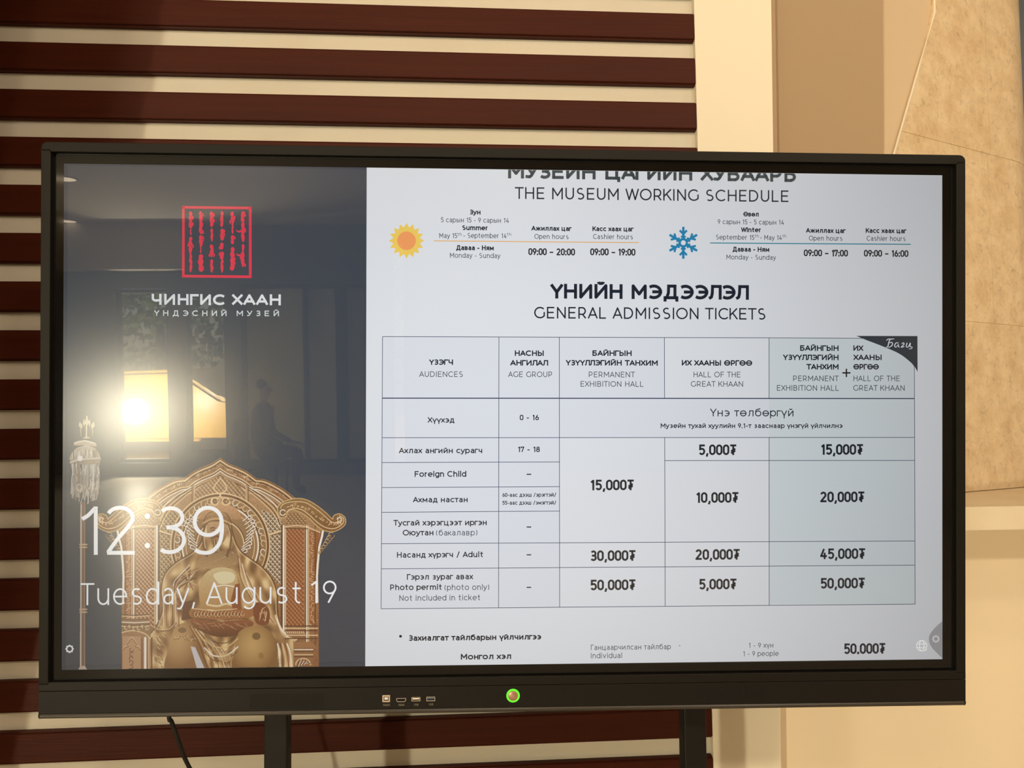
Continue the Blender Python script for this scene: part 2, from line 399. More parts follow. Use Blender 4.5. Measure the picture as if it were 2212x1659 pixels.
pr_ = thing('person', 'person in dark clothes seated side-on before the filmed windows, seen as a reflection', 'person', (pq.x, -6.2, 0))
J = [((0, 0, .50), .15, .13), ((0, 0, .66), .13, .11), ((.02, 0, .86), .15, .12), ((.03, 0, 1.0), .10, .10), ((.04, 0, 1.07), .05, .05),
  ((.05, .09, .50), .09), ((.44, .10, .50), .065), ((.42, .10, .10), .042), ((.54, .10, .05), .03), ((.05, -.09, .50), .09), ((.42, -.10, .50), .065), ((.36, -.10, .10), .042), ((.48, -.10, .05), .03),
  ((.03, .18, .96), .055), ((.08, .21, .70), .042), ((.30, .14, .60), .032), ((.03, -.18, .96), .055), ((.08, -.21, .70), .042), ((.30, -.14, .60), .032)]
Ed = [(0, 1), (1, 2), (2, 3), (3, 4), (0, 5), (5, 6), (6, 7), (7, 8), (0, 9), (9, 10), (10, 11), (11, 12), (3, 13), (13, 14), (14, 15), (3, 16), (16, 17), (17, 18)]
skin_body('body', J, Ed, M['cloth'], pr_)
hd = skin_body('head', [((.045, 0, 1.06), .045), ((.05, 0, 1.14), .07, .06), ((.055, 0, 1.22), .085, .072), ((.05, 0, 1.28), .06, .055), ((.13, 0, 1.19), .014), ((.145, 0, 1.175), .010)], [(0, 1), (1, 2), (2, 3), (2, 4), (4, 5)], M['skin'], pr_)
skin_body('hair', [((.02, 0, 1.20), .075, .076), ((.02, 0, 1.28), .085, .078), ((.06, 0, 1.305), .06, .06)], [(0, 1), (1, 2)], M['hair'], pr_)
for sy in (.14, -.14):
    h0 = Vector((.30, sy, .60)); fl = [[(h0, .03, .018), (h0+Vector((.07, -sy*.1, -.01)), .038, .016)]]
    jj = [(tuple(h0), .028, .018), (tuple(h0+Vector((.06, 0, -.008))), .036, .016)]; ee = [(0, 1)]
    for k, (dy, L_) in enumerate(((-.027, .065), (-.009, .078), (.009, .074), (.027, .058))):
        b_ = h0+Vector((.085, dy, -.012)); jj += [(tuple(b_), .009), (tuple(b_+Vector((L_*.55, dy*.1, -.008))), .008), (tuple(b_+Vector((L_*.85, dy*.1, -.03))), .007)]; n_ = len(jj); ee += [(1, n_-3), (n_-3, n_-2), (n_-2, n_-1)]
    jj += [(tuple(h0+Vector((.045, -math.copysign(.045, sy), -.006))), .010), (tuple(h0+Vector((.085, -math.copysign(.06, sy), -.016))), .009)]; n_ = len(jj); ee += [(0, n_-2), (n_-2, n_-1)]
    skin_body('hand', jj, ee, M['skin'], pr_)
chr_ = thing('waiting_chair', 'dark chair under the seated person, seen as a reflection', 'chair', (pq.x, -6.2, 0))
obj('seat', B(-.2, .26, -.23, .23, .34, .375, bev=.01), M['stand'], chr_)
obj('backrest', B(-.235, -.205, -.22, .22, .45, .88, bev=.008), M['stand'], chr_)
for x in (-.2, .23):
    for y in (-.2, .2): obj('leg', tube(bmesh.new(), [(x, y, 0), (x, y, .34 if x > 0 else .60)], .014, 8), M['stand'], chr_)
# ceiling downlights
def lamp_mat():
    m = bpy.data.materials.new('lit_lens'); m.use_nodes = True; p = m.node_tree.nodes['Principled BSDF']
    p.inputs['Emission Color'].default_value = (1, 0.78, 0.5, 1); p.inputs['Emission Strength'].default_value = 9; return m
LM = lamp_mat()
spots = [(Rf(p[0], p[1], z=CEIL-0.01).x, Rf(p[0], p[1], z=CEIL-0.01).y) for p in ((137, 388), (144, 479))]+DL
lab = ['round warm ceiling downlight mirrored at the top left corner of the screen', 'round warm ceiling downlight mirrored lower on the left edge of the screen',
 'recessed warm downlight in a row before the slatted wall, first from the left', 'recessed warm downlight in a row before the slatted wall, second from the left',
 'recessed warm downlight above the middle of the display', 'recessed warm downlight above the right end of the display', 'recessed warm downlight before the stone wall', 'recessed warm downlight in the second row, left of the viewer', 'recessed warm downlight in the second row, behind the viewer', 'recessed warm downlight in the second row, right of the viewer']
for i, (x, y) in enumerate(spots):
    t = thing('ceiling_downlight', lab[i], 'ceiling light', (x, y, CEIL), group='round ceiling downlights')
    bm = bmesh.new(); r_ = 0.11
    bmesh.ops.create_circle(bm, cap_ends=True, radius=r_, segments=28); 
    for v in bm.verts: v.co.z = -0.004
    bmesh.ops.reverse_faces(bm, faces=bm.faces[:]); obj('lens', bm, LM, t)
    bm = bmesh.new(); ring = []
    for k in range(28):
        a = 2*math.pi*k/28; c, s = math.cos(a), math.sin(a)
        ring.append([bm.verts.new((c*R_, s*R_, z)) for R_, z in ((r_, 0), (r_, -0.008), (r_+0.02, -0.006), (r_+0.022, 0))])
    for k in range(28):
        A, Bq = ring[k], ring[(k+1) % 28]
        for j in range(3): bm.faces.new((A[j], Bq[j], Bq[j+1], A[j+1]))
    obj('trim_ring', bm, M['ceiling'], t)

# ------------------------------------------------------------------ the picture shown on the left of the screen
class Canvas:
    def __init__(s, x0, y0, x1, y1, k):
        s.k = k; s.x0, s.y0 = x0, y0; s.w, s.h = int((x1-x0)*k), int((y1-y0)*k)
        s.X, s.Y = np.meshgrid((np.arange(s.w)+0.5)/k+x0, (np.arange(s.h)+0.5)/k+y0)
        s.c = np.zeros((s.h, s.w, 3)); s.a = np.zeros((s.h, s.w))
        n = rng.random((s.h+2, s.w+2)); s.n = 0.5+(sum(n[i:i+s.h, j:j+s.w] for i in (0, 1, 2) for j in (0, 1, 2))/9-0.5)*1.6
        s.clip = None
        X, Y = s.X, s.Y; q = X*.045+1.6*np.sin(Y*.031+X*.013)+.8*np.sin(X*.09-Y*.05)
        s.m = np.clip(0.5+0.32*np.sin(q*2.1+Y*.02)+0.22*np.sin(Y*.11+2*np.sin(X*.06))+0.16*np.sin(X*.21+Y*.09), 0, 1)
    def win(s, p, m):
        p = np.asarray(p); a = ((p.min(0)-m-(s.x0, s.y0))*s.k).astype(int); b = ((p.max(0)+m-(s.x0, s.y0))*s.k).astype(int)+2
        return slice(max(a[1], 0), max(min(b[1], s.h), 0)), slice(max(a[0], 0), max(min(b[0], s.w), 0))
    def put(s, sl, m, col, alpha=False):
        if s.clip is not None and not alpha: m = m*s.clip[sl]
        col = col(s.X[sl], s.Y[sl], s.n[sl]) if callable(col) else np.asarray(col, float)
        s.c[sl] = s.c[sl]*(1-m[..., None])+col*m[..., None]
        if alpha: s.a[sl] = np.maximum(s.a[sl], m)
    def inside(s, sl, p):
        X, Y = s.X[sl], s.Y[sl]; r = np.zeros(X.shape, bool); n = len(p)
        for i in range(n):
            (ax, ay), (bx, by) = p[i], p[(i+1) % n]
            if ay == by: continue
            r ^= ((ay > Y) != (by > Y)) & (X < (bx-ax)*(Y-ay)/(by-ay)+ax)
        return r
    def fill(s, p, col, a=1.0, alpha=False):
        sl = s.win(p, 1); s.put(sl, s.inside(sl, p)*a, col, alpha)
    def stroke(s, p, wd, col, a=1.0, alpha=False, taper=False):
        p = np.asarray(p, float); n = len(p)-1
        for i in range(n):
            wi = wd*(1-0.8*i/n) if taper else wd
            q = p[i:i+2]; sl = s.win(q, wi+1); X, Y = s.X[sl]-q[0, 0], s.Y[sl]-q[0, 1]
            d = q[1]-q[0]; L = d@d+1e-9; t = np.clip((X*d[0]+Y*d[1])/L, 0, 1)
            m = np.clip((wi/2-np.hypot(X-t*d[0], Y-t*d[1]))*s.k+0.5, 0, 1)*a
            s.put(sl, m, col, alpha)
def cat(p, n=6, closed=False):
    p = [np.array(q, float) for q in p]; out = []; N = len(p)
    for i in range(N if closed else N-1):
        g = (lambda j: p[j % N]) if closed else (lambda j: p[min(max(j, 0), N-1)])
        a, b, c, d = g(i-1), g(i), g(i+1), g(i+2)
        for k in range(n):
            t = k/n; out.append(0.5*((2*b)+(c-a)*t+(2*a-5*b+4*c-d)*t*t+(3*b-a-3*c+d)*t**3))
    if not closed: out.append(p[-1])
    return np.array(out)
def arc(cx, cy, rx, ry, a0, a1, n=40):
    t = np.radians(np.linspace(a0, a1, n)); return np.stack([cx+rx*np.cos(t), cy+ry*np.sin(t)], 1)
def mir(p, c=476.0): q = np.array(p, float); q[:, 0] = 2*c-q[:, 0]; return q[::-1]
def grad(c0, c1, y0, y1, nz=0.1, ax=1):
    c0, c1 = np.array(c0, float), np.array(c1, float)
    def f(X, Y, N):
        t = np.clip(((Y if ax else X)-y0)/(y1-y0), 0, 1)[..., None]; return (c0*(1-t)+c1*t)*(1+nz*(N[..., None]-0.5)*2)
    return f
LT, MD, DK, RB, HI = (240, 206, 158), (176, 134, 92), (104, 66, 38), (150, 84, 46), (255, 244, 226)
K = Canvas(196, 978, 756, 1450, 1.35)
half = [(476, 988), (494, 1000), (516, 1009), (535, 1018.5), (555.5, 1033.6)]
sh = cat([(555.5, 1033.6), (574.5, 1036), (598, 1047), (618.8, 1059.7), (639.6, 1076.3)])
wing_r = np.vstack([cat([(600, 1106), (601, 1094), (612, 1084), (630, 1078), (640, 1076.3), (658, 1077.9), (677, 1086.6), (699.4, 1103), (718.4, 1121)]),
    cat([(718.4, 1121), (722, 1113), (734, 1109.5), (745, 1117), (747, 1127), (744, 1135), (732, 1144), (718, 1148.5), (700, 1146), (684, 1135), (664, 1116), (645, 1105), (628, 1100), (622, 1104), (617, 1116), (606, 1118), (600, 1106)])])
side = np.array([(701, 1146), (699, 1158), (693, 1181), (689.5, 1219), (688, 1245), (689, 1300), (689, 1450)])
right = np.vstack([cat(half[:4]+[half[4]]), sh, [(700, 1110)], side])
left = mir(right)
body = np.vstack([right, left])
GB_ = grad((186, 146, 104), (150, 98, 60), 990, 1440, 0.16)
K.fill(body, GB_, alpha=True)
# carved bands of the arched back
for kx, wd, c in ((0.985, 2.0, DK), (0.965, 2.2, LT), (0.945, 3.0, DK), (0.90, 5, (160, 112, 72)), (0.875, 2, LT), (0.86, 2, DK), (0.845, 1.6, HI), (0.80, 2.0, DK), (0.785, 1.6, LT)):
    for g in (np.vstack([cat(half), sh]), ):
        q = (g-(476, 1180))*(kx, kx)+(476, 1180)
        K.stroke(q, wd, c); K.stroke(mir(q), wd, c)
for i in range(150):      # chased ornament on the band
    g = np.vstack([cat(half), sh]); j = rng.integers(3, len(g)); q = (g[j]-(476, 1180))*0.92+(476, 1180)
    if rng.random() < .5: q = np.array((952-q[0], q[1]))
    K.stroke(q+rng.normal(size=(3, 2))*2.4, 0.9, LT if i % 2 else DK, 0.8)
def lattice(poly, base, line, st=11, w=1.3, slope=1.15, dots=True):
    K.fill(poly, base); old = K.clip; m = np.zeros((K.h, K.w)); sl = K.win(poly, 0); m[sl] = K.inside(sl, poly); K.clip = m if old is None else m*old
    p = np.asarray(poly); x0, y0 = p.min(0); x1, y1 = p.max(0); H_ = y1-y0
    for c in np.arange(x0-H_/slope-st, x1+st, st):
        K.stroke([(c, y0), (c+H_/slope, y1)], w, line); K.stroke([(c, y1), (c+H_/slope, y0)], w, line)
    if dots:
        for iy, y in enumerate(np.arange(y0, y1, st*slope/2)):
            for x in np.arange(x0+(iy % 2)*st/2, x1, st): K.stroke([(x-1, y+1.2), (x+1.2, y)], 1.7, DK, 0.6)
    K.clip = old
lattice(cat([(476, 1030), (508, 1044), (530, 1062), (530, 1088), (476, 1070), (422, 1088), (422, 1062), (444, 1044)], closed=True), (150, 110, 74), LT, 9, 1.0)
for sx in (1, -1):
    f = (lambda p: np.array(p, float)) if sx == 1 else mir
    lattice(f([(566, 1100), (608, 1120), (608, 1262), (600, 1262), (560, 1210)]), (132, 100, 62), HI if sx == 1 else LT, 9.5, 1.5)
    lattice(f([(618.8, 1141), (657, 1143), (657, 1352), (618.8, 1352)]), RB, (214, 150, 100) if sx == 1 else (240, 200, 150), 8.5, 1.2)
    lattice(f([(619, 1108), (645, 1108), (662, 1122), (662, 1134), (619, 1132)]), (140, 98, 58), LT, 8, 1.0)
    K.fill(f([(664, 1144), (690, 1150), (684, 1220), (683, 1352), (664, 1352)]), (158, 96, 54))
    for y in np.arange(1150, 1350, 5.2):
        for _ in range(2): K.stroke(f([(672+rng.normal()*3, y+rng.normal()), (675+rng.normal()*3, y+3)]), 1.3, LT, 0.75)
    for x, wd, c in ((608.5, 4, DK), (612.8, 3.4, HI), (617, 2, LT), (660.2, 1.6, DK), (663, 3, HI), (667, 1.6, LT), (681, 1.8, DK)):
        K.stroke(f([(x, 1136), (x, 1392)]), wd, c)
    K.stroke(f([(617, 1138), (640, 1134.5), (664, 1138), (692, 1150)]), 2.2, LT); K.stroke(f([(617, 1141), (664, 1142)]), 2, DK)
    K.stroke(f(side[:-1]-(3.2, 0)), 4.2, HI); K.stroke(f(side[:-1]-(7, 0)), 1.8, DK)
    # fan ribs under the arch
    for a in np.linspace(0, 1, 5): K.stroke(f(cat([(536, 1050+a*10), (560, 1064+a*15), (590, 1085+a*24), (606, 1108+a*34)])), 1.7, (HI, DK, LT, DK, LT)[int(a*4)])
    K.stroke(f([(533, 1050), (534, 1084)]), 5, MD); K.stroke(f([(531.5, 1050), (532.5, 1084)]), 1.4, LT); K.stroke(f([(537, 1050), (537, 1088)]), 1.4, DK)
    K.stroke(f([(582, 1155), (606, 1147)]), 4, LT); K.stroke(f([(582, 1158), (606, 1150)]), 1.5, DK)
    # scrolled wing
    K.fill(f(wing_r), grad((150, 112, 66), (132, 88, 50), 1076, 1150, 0.2), alpha=True)
    K.stroke(f(wing_r), 2.2, (214, 176, 118), alpha=True)
    c1 = cat([(606, 1098), (612, 1089), (630, 1084), (656, 1084.5), (674, 1093), (694, 1108), (712, 1124), (722, 1129), (730, 1126), (729, 1118)]); K.stroke(f(c1), 1.6, LT)
    c2 = cat([(619, 1106), (634, 1098), (652, 1101), (668, 1112), (688, 1130), (706, 1140), (724, 1141), (740, 1131), (742, 1120), (733, 1114)]); K.stroke(f(c2), 1.8, LT)
    K.stroke(f(arc(611, 1107, 6, 6, 20, 330, 16)), 1.8, HI); K.stroke(f(arc(733, 1123, 5, 5, -160, 130, 16)), 1.8, HI)
    for t in np.linspace(0.12, 0.92, 26):
        j = int(t*(len(c1)-1)); j2_ = int(t*(len(c2)-1)); m_ = (c1[j]+c2[j2_])/2
        K.stroke(f(m_+rng.normal(size=(4, 2))*2.3), 1.1, LT, 0.8)
    for k in range(7):       # hanging foliage bracket
        cx, cy = 716-k*4.2, 1156+k*6.2; K.stroke(f(arc(cx, cy, 6.5-k*.7, 6.5-k*.7, 0, 300, 14)), 2.4, (170, 128, 78), alpha=True); K.stroke(f(arc(cx, cy, 6-k*.7, 6-k*.7, 200, 330, 8)), 1.0, LT)
# medallion behind the head
K.fill(arc(476, 1178, 106, 112, 0, 360, 70), (158, 118, 76))
for r, wd, c in ((107, 2.6, LT), (103, 3, DK), (99.5, 1.6, LT), (86, 2.4, DK), (82, 3, HI), (78, 2.4, (170, 122, 78)), (74, 1.6, LT), (54, 1.6, DK), (51, 2.4, LT)):
    K.stroke(arc(476, 1178, r, r*1.05, 0, 360, 80), wd, c)
for k in range(26):
    a = math.radians(-200+k*8.6+rng.normal()); cx, cy = 476+93*math.cos(a), 1178+97*math.sin(a)
    K.stroke(arc(cx, cy, 5, 6, math.degrees(a)+90, math.degrees(a)+330, 12), 1.6, LT if k % 3 else HI)
for sx in (1, -1):          # acanthus leaves each side of the head
    for k in range(12):
        y = 1118+k*8; x = 476+sx*(50+13*math.sin((k+1)*.36)); w_ = 9+4*math.sin(k)
        c = cat([(x-sx*6, y+9), (x+sx*w_*.3, y+2), (x+sx*w_, y-3), (x+sx*(w_+3), y+3), (x+sx*w_*.7, y+5)]); K.stroke(c, 2.6, DK, .7); K.stroke(c-(0, 1.2), 1.7, HI)
K.fill(arc(476, 1122, 46, 36, 180, 360, 40), grad((206, 160, 116), (186, 136, 92), 1086, 1122))
for s_ in (-1, 1):
    K.stroke(arc(476+s_*12, 1083, 8, 8, 0, 330, 20), 2.6, LT); K.stroke(arc(476+s_*12, 1083, 4, 4, 0, 330, 14), 1.6, DK)
    K.stroke(cat([(476, 1033), (476+s_*14, 1054), (476+s_*3, 1066), (476-s_*5, 1078)]), 2.2, LT)
# seated robed figure
def GR(X, Y, N):
    i = ((Y-K.y0)*K.k).astype(int).clip(0, K.h-1); j = ((X-K.x0)*K.k).astype(int).clip(0, K.w-1); m = K.m[i, j][..., None]
    return np.where(m < 0.6, (128, 90, 54)+(np.array((186, 142, 92))-(128, 90, 54))*m/0.6, (186, 142, 92)+(np.array((238, 206, 150))-(186, 142, 92))*(m-0.6)/0.4)
cl = cat([(470, 1106), (452, 1108), (441, 1124), (440, 1150), (430, 1178), (410, 1196), (378, 1216), (356, 1240), (348, 1276), (352, 1310), (340, 1348), (322, 1372), (306, 1384), (300, 1452)])
cr_ = cat([(470, 1106), (488, 1109), (498, 1124), (503, 1150), (514, 1180), (531, 1199), (564, 1222), (588, 1250), (598, 1280), (600, 1318), (606, 1352), (618, 1374), (640, 1380), (636, 1396), (644, 1452)])
K.fill(np.vstack([cl, cr_[::-1]]), GR)
K.stroke(cl, 2.2, DK); K.stroke(cr_, 2.2, DK); K.stroke(cr_-(3, -2), 1.4, LT); K.stroke(cl+(3, 2), 1.2, LT)
K.fill([(441, 1190), (512, 1190), (520, 1215), (470, 1232), (420, 1222)], grad((150, 114, 78), (190, 150, 100), 1186, 1230))
for k in range(9): K.stroke(cat([(508-k*3, 1192+k*1.5), (470-k*5, 1212+k*2), (408-k*5, 1236+k*4)]), 1.7, (DK, LT, MD)[k % 3], .8)
# head: cap, face, beard, plaits
K.fill(cat([(444, 1128), (447, 1112), (468, 1104), (490, 1111), (496, 1130), (470, 1125)], closed=True), grad((190, 146, 100), (128, 88, 54), 1104, 1130))
K.stroke(cat([(440, 1130), (455, 1122), (476, 1121), (499, 1132)]), 4.5, (206, 164, 116)); K.stroke(cat([(440, 1133), (456, 1126), (476, 1125), (499, 1136)]), 1.6, DK)
K.fill(cat([(449, 1130), (448, 1150), (455, 1168), (467, 1182), (480, 1174), (489, 1158), (491, 1134), (470, 1128)], closed=True), grad((198, 156, 112), (150, 108, 70), 1130, 1180))
for x in (460, 479): K.stroke([(x-5, 1141), (x, 1139.4), (x+5, 1141)], 2.4, DK); K.stroke([(x-4, 1145), (x+4, 1145)], 1.4, (80, 50, 30))
K.stroke([(469, 1142), (468, 1153), (465, 1156), (473, 1156)], 1.8, DK, .8); K.stroke([(467, 1142), (466, 1152)], 1.6, HI, .8)
K.stroke(cat([(457, 1163), (468, 1159), (480, 1163)]), 2.6, DK); K.fill([(458, 1166), (478, 1166), (472, 1192), (466, 1196)], (132, 96, 62)); 
for k in range(6): K.stroke([(460+k*3.2, 1167), (464+k*1.6, 1190)], 1.1, LT if k % 2 else DK)
for sx in (-1, 1):
    K.stroke(cat([(469+sx*23, 1132), (469+sx*30, 1156), (469+sx*27, 1182), (469+sx*22, 1200)]), 5.5, (120, 84, 52)); K.stroke(cat([(469+sx*22, 1134), (469+sx*28, 1157), (469+sx*25, 1184)]), 1.5, LT)
# chest, sleeves, belt
K.fill(cat([(452, 1232), (480, 1225), (507, 1234), (514, 1262), (512, 1300), (486, 1316), (440, 1312), (430, 1280), (436, 1250)], closed=True), grad((216, 190, 138), (190, 140, 86), 1228, 1314, 0.05))
K.fill(cat([(462, 1240), (486, 1234), (506, 1240), (504, 1256), (478, 1262), (466, 1252)], closed=True), (240, 226, 182), 0.85)
K.stroke(cat([(460, 1268), (486, 1264), (510, 1268)]), 2.0, HI); K.stroke(cat([(448, 1306), (470, 1309), (490, 1304), (508, 1311)]), 4, (236, 216, 168))
for k in range(7): K.stroke(cat([(514+k*3, 1200+k*6), (520+k*6, 1250+k*6), (548+k*5, 1300+k*4), (572+k*4, 1330+k*3)]), 2.2 if k % 2 else 1.4, (DK, LT, (206, 164, 108), HI, MD, RB, LT)[k], .8)
for k in range(8):
    a = rng.normal(size=2)*2; K.stroke(cat([(408+k*2, 1222+k*5)+a, (392-k*2, 1240+k*7)+a, (374+k*3, 1262+k*8)+a, (380+k*5, 1292+k*6)+a]), 2.4 if k % 2 else 1.5, (HI, DK, LT, RB, HI, DK, LT, MD)[k], .8)
for k in range(11): K.stroke([(408, 1254), (408+17*math.cos(k*.6-2.6), 1254+24*math.sin(k*.6-2.6))], 1.8, LT if k % 2 else DK, .8)
K.fill([(508, 1262), (518, 1260), (522, 1318), (506, 1322), (498, 1300)], RB); K.fill([(396, 1300), (420, 1296), (420, 1336), (392, 1340)], (112, 66, 38))
K.fill(cat([(414, 1315), (460, 1320), (520, 1316), (548, 1308), (552, 1328), (520, 1336), (460, 1338), (414, 1333)], closed=True), (168, 108, 62))
for k in range(30): K.stroke(arc(420+k*3.6, 1326+math.sin(k), 3.4, 5, 0, 280, 9), 1.1, LT if k % 2 else DK, .85)
K.stroke([(414, 1314), (460, 1319), (512, 1315)], 1.7, LT); K.stroke([(414, 1335), (470, 1340), (530, 1336)], 1.6, DK)
K.fill(cat([(410, 1338), (470, 1342), (530, 1338), (548, 1348), (520, 1368), (480, 1376), (440, 1366)], closed=True), grad((156, 92, 54), (104, 62, 36), 1338, 1376))
for k in range(16): K.stroke(rng.normal(size=2)*(2, 1)+np.array([(420+k*7, 1344+(k % 3)*4), (432+k*7, 1348+(k % 4)*4)]), 1.2, LT, .5)
K.fill(cat([(548, 1306), (566, 1302), (582, 1318), (580, 1346), (562, 1350), (550, 1338)], closed=True), (134, 74, 42))
for k in range(10): K.stroke([(552+rng.random()*26, 1310+rng.random()*32), (558+rng.random()*20, 1312+rng.random()*30)], 1.3, LT, .8)
# right cloak fold and knees
K.stroke(cat([(596, 1330), (606, 1356), (622, 1376), (640, 1381)]), 5, LT); K.stroke(cat([(598, 1336), (607, 1358), (621, 1374)]), 2.4, HI)
def dome(cx, cy, rx, ry, c0, c1):
    def f(X, Y, N):
        d = np.clip(np.hypot((X-cx+rx*.2)/rx, (Y-cy+ry*.15)/ry), 0, 1)[..., None]; return np.array(c0)*(1-d**1.6)+np.array(c1)*d**1.6
    return f
K.fill(cat([(512, 1372), (530, 1356), (560, 1352), (584, 1364), (598, 1390), (600, 1420), (592, 1452), (506, 1452), (508, 1400)], closed=True), dome(556, 1402, 52, 60, (206, 164, 102), (142, 100, 56)))
K.fill(arc(554, 1374, 9, 8, 0, 360, 18), (112, 84, 46), .8); K.fill(arc(564, 1416, 6, 7, 0, 360, 18), (136, 100, 54), .5)
K.fill(cat([(370, 1376), (378, 1356), (394, 1346), (412, 1350), (424, 1368), (436, 1400), (446, 1452), (360, 1452), (364, 1400)], closed=True), dome(394, 1390, 44, 60, (204, 160, 106), (150, 104, 62)))
K.fill(arc(394, 1361, 9, 6, 0, 360, 18), (116, 86, 54), .7)
K.fill([(412, 1396), (422, 1398), (446, 1452), (428, 1452)], (222, 218, 222), .9)
for k in range(26): K.stroke(np.array([(376, 1378)])+np.array([(k*1.8, rng.normal()*3), (k*1.8+3, rng.normal()*3+2)]), 1.2, LT if k % 2 else DK, .8)
for k in range(9): K.stroke(cat([(410+k*4, 1352+k*2), (430+k*5, 1390), (440+k*6.5, 1420), (452+k*6, 1452)]), 2.6 if k % 2 else 1.5, (DK, (214, 172, 112), RB, LT, DK, (206, 164, 104), HI, MD, DK)[k], .85)
for k in range(5): K.stroke(cat([(442, 1372+k*9), (462, 1386+k*10), (490, 1388+k*9), (514, 1370+k*9)]), 3.2 if k % 2 else 1.8, ((96, 62, 34), (226, 188, 130), MD, HI, DK)[k], .75)
K.fill(arc(486, 1420, 14, 10, 0, 360, 20), (226, 190, 130), .6)
for k in range(5): K.stroke(cat([(600+k*5, 1390), (604+k*6, 1416), (606+k*6, 1452)]), 3, (HI, DK, LT, RB, HI)[k], .8)
# arm rests
K.fill([(247, 1336), (326, 1336), (326, 1452), (246, 1452)], grad((170, 124, 86), (166, 114, 76), 1336, 1450, .1))
K.fill(cat([(252, 1338), (290, 1342), (322, 1338), (325, 1378), (312, 1366), (288, 1362), (262, 1366), (248, 1380)], closed=True), (156, 116, 76))
for y, c in ((1327, DK), (1330, LT), (1337, DK), (1343, HI), (1348, DK), (1352, LT)): K.stroke([(254, y), (290, y+2), (323, y)], 1.8, c)
K.stroke(cat([(248, 1381), (262, 1367), (288, 1362), (312, 1368), (325, 1379)]), 2.2, LT)
for k in range(14): K.stroke(arc(258+k*4.6, 1356+math.sin(k)*3, 3, 3, 0, 270, 8), 1.3, LT if k % 2 else DK)
K.fill([(265, 1374), (304, 1374), (304, 1452), (265, 1452)], (196, 148, 106))
for x, wd, c in ((250, 2, LT), (258, 5, HI), (263, 1.6, DK), (307, 1.6, DK), (314, 5, HI), (322, 2, LT), (328, 3, DK)): K.stroke([(x, 1378), (x, 1452)], wd, c)
ar = cat([(267, 1402), (271, 1396), (277, 1394), (276, 1388), (285, 1377), (294, 1388), (293, 1394), (299, 1396), (303, 1402)]); K.stroke(ar, 1.8, LT); K.stroke(ar+(0, 2), 1.2, DK)
for k in range(5): K.stroke(arc(284+rng.normal(), 1404+k*9, 4, 4, 60*k, 60*k+250, 10), 1.6, DK, .7)
K.fill([(634, 1402), (676, 1402), (676, 1452), (634, 1452)], (158, 110, 70)); K.fill([(634, 1386), (672, 1386), (684, 1398), (634, 1400)], (168, 118, 74))
for y, c in ((1403, HI), (1407, DK), (1414, LT), (1418, DK)): K.stroke([(636, y), (676, y)], 2, c)
K.stroke(arc(655, 1436, 16, 14, 180, 360, 24), 2, LT)
for k in range(9): K.stroke([(642+k*3, 1440-k), (648+k*3, 1424+k)], 1.3, HI if k % 2 else DK)
for y, c in ((1352, DK), (1357, LT), (1362, (110, 58, 32)), (1372, LT), (1379, DK)): K.stroke([(616, y), (686, y)], 2.4, c)
for k in range(9): K.stroke([(620+k*4.4, 1364), (622+k*4.4, 1368)], 2, LT)
for x, y0_ in ((337, 1340), (346, 1352)):
    for k in range(12): K.stroke(rng.normal(size=2)*3+np.array([(x, y0_+k*8), (x+5, y0_+k*8+5)]), 1.7, LT if k % 3 == 0 else DK, .8)
for k in range(6): K.stroke([(352+k*7, 1276), (354+k*6.5, 1352)], 3 if k % 2 else 2, (HI, RB, LT, DK, HI, RB)[k], .7)
K.stroke(cat([(326, 1352), (344, 1362), (366, 1360), (380, 1346)]), 3.4, (150, 104, 66)); K.stroke(cat([(326, 1350), (344, 1360), (366, 1358), (380, 1344)]), 1.2, LT)
# staff with horsehair tuft
T = Canvas(140, 890, 226, 1450, 1.35)
T.stroke([(180, 1088), (179, 1200), (178, 1440)], 10, (128, 100, 84), alpha=True); T.stroke([(175.4, 1090), (174.6, 1440)], 2.6, (226, 208, 190), alpha=True); T.stroke([(184, 1090), (183.4, 1440)], 2.4, (160, 132, 112), alpha=True)
T.fill([(168, 1448), (191, 1448), (184, 1438), (173, 1438)], (198, 178, 158), alpha=True)
for y in (1176, 1182, 1316, 1322): T.stroke([(173, y), (188, y)], 3.4, (200, 172, 140), alpha=True)
for k in range(210):
    x = 155+60*rng.random(); y = 985+rng.random()*60; L = 18+rng.random()*34; e = min(1, abs(x-185)/32)
    c = np.array((208, 196, 186))*(0.55+0.5*rng.random()); T.stroke([(x, y), (x+rng.normal()*1.5, y+L*.5), (x+rng.normal()*2.4+(184-x)*.08, min(y+L, 1090-16*e))], 2.6, c, alpha=True)
T.fill(cat([(152, 996), (154, 980), (168, 966), (188, 962), (206, 968), (216, 982), (216, 998), (184, 1004)], closed=True), grad((190, 176, 162), (150, 132, 116), 962, 1004, .15), alpha=True)
for k in range(46): x = 156+rng.random()*58; T.stroke([(x, 970+rng.random()*6), (x+rng.normal()*2, 992)], 1.5, (222, 212, 202) if k % 2 else (120, 100, 86), .8)
T.stroke([(153, 999), (170, 993), (216, 990)], 5, (196, 184, 170), alpha=True); T.stroke([(153, 1002), (170, 996), (216, 993)], 1.3, (110, 92, 78)); T.fill(arc(173, 990, 6, 6, 0, 360, 16), (236, 230, 222), alpha=True)
T.stroke([(170, 1000), (171, 1045)], 7, (142, 122, 106)); T.stroke(arc(172, 1053, 6, 7, 0, 360, 16), 2.2, (206, 186, 164))
T.fill(cat([(161, 962), (162, 954), (184, 950), (206, 956), (208, 964), (184, 962)], closed=True), (182, 164, 144), alpha=True); T.stroke([(162, 957), (184, 952), (206, 958)], 2.4, (228, 216, 200))
T.fill(arc(188, 948, 9, 6, 180, 360, 12), (182, 156, 122), alpha=True)
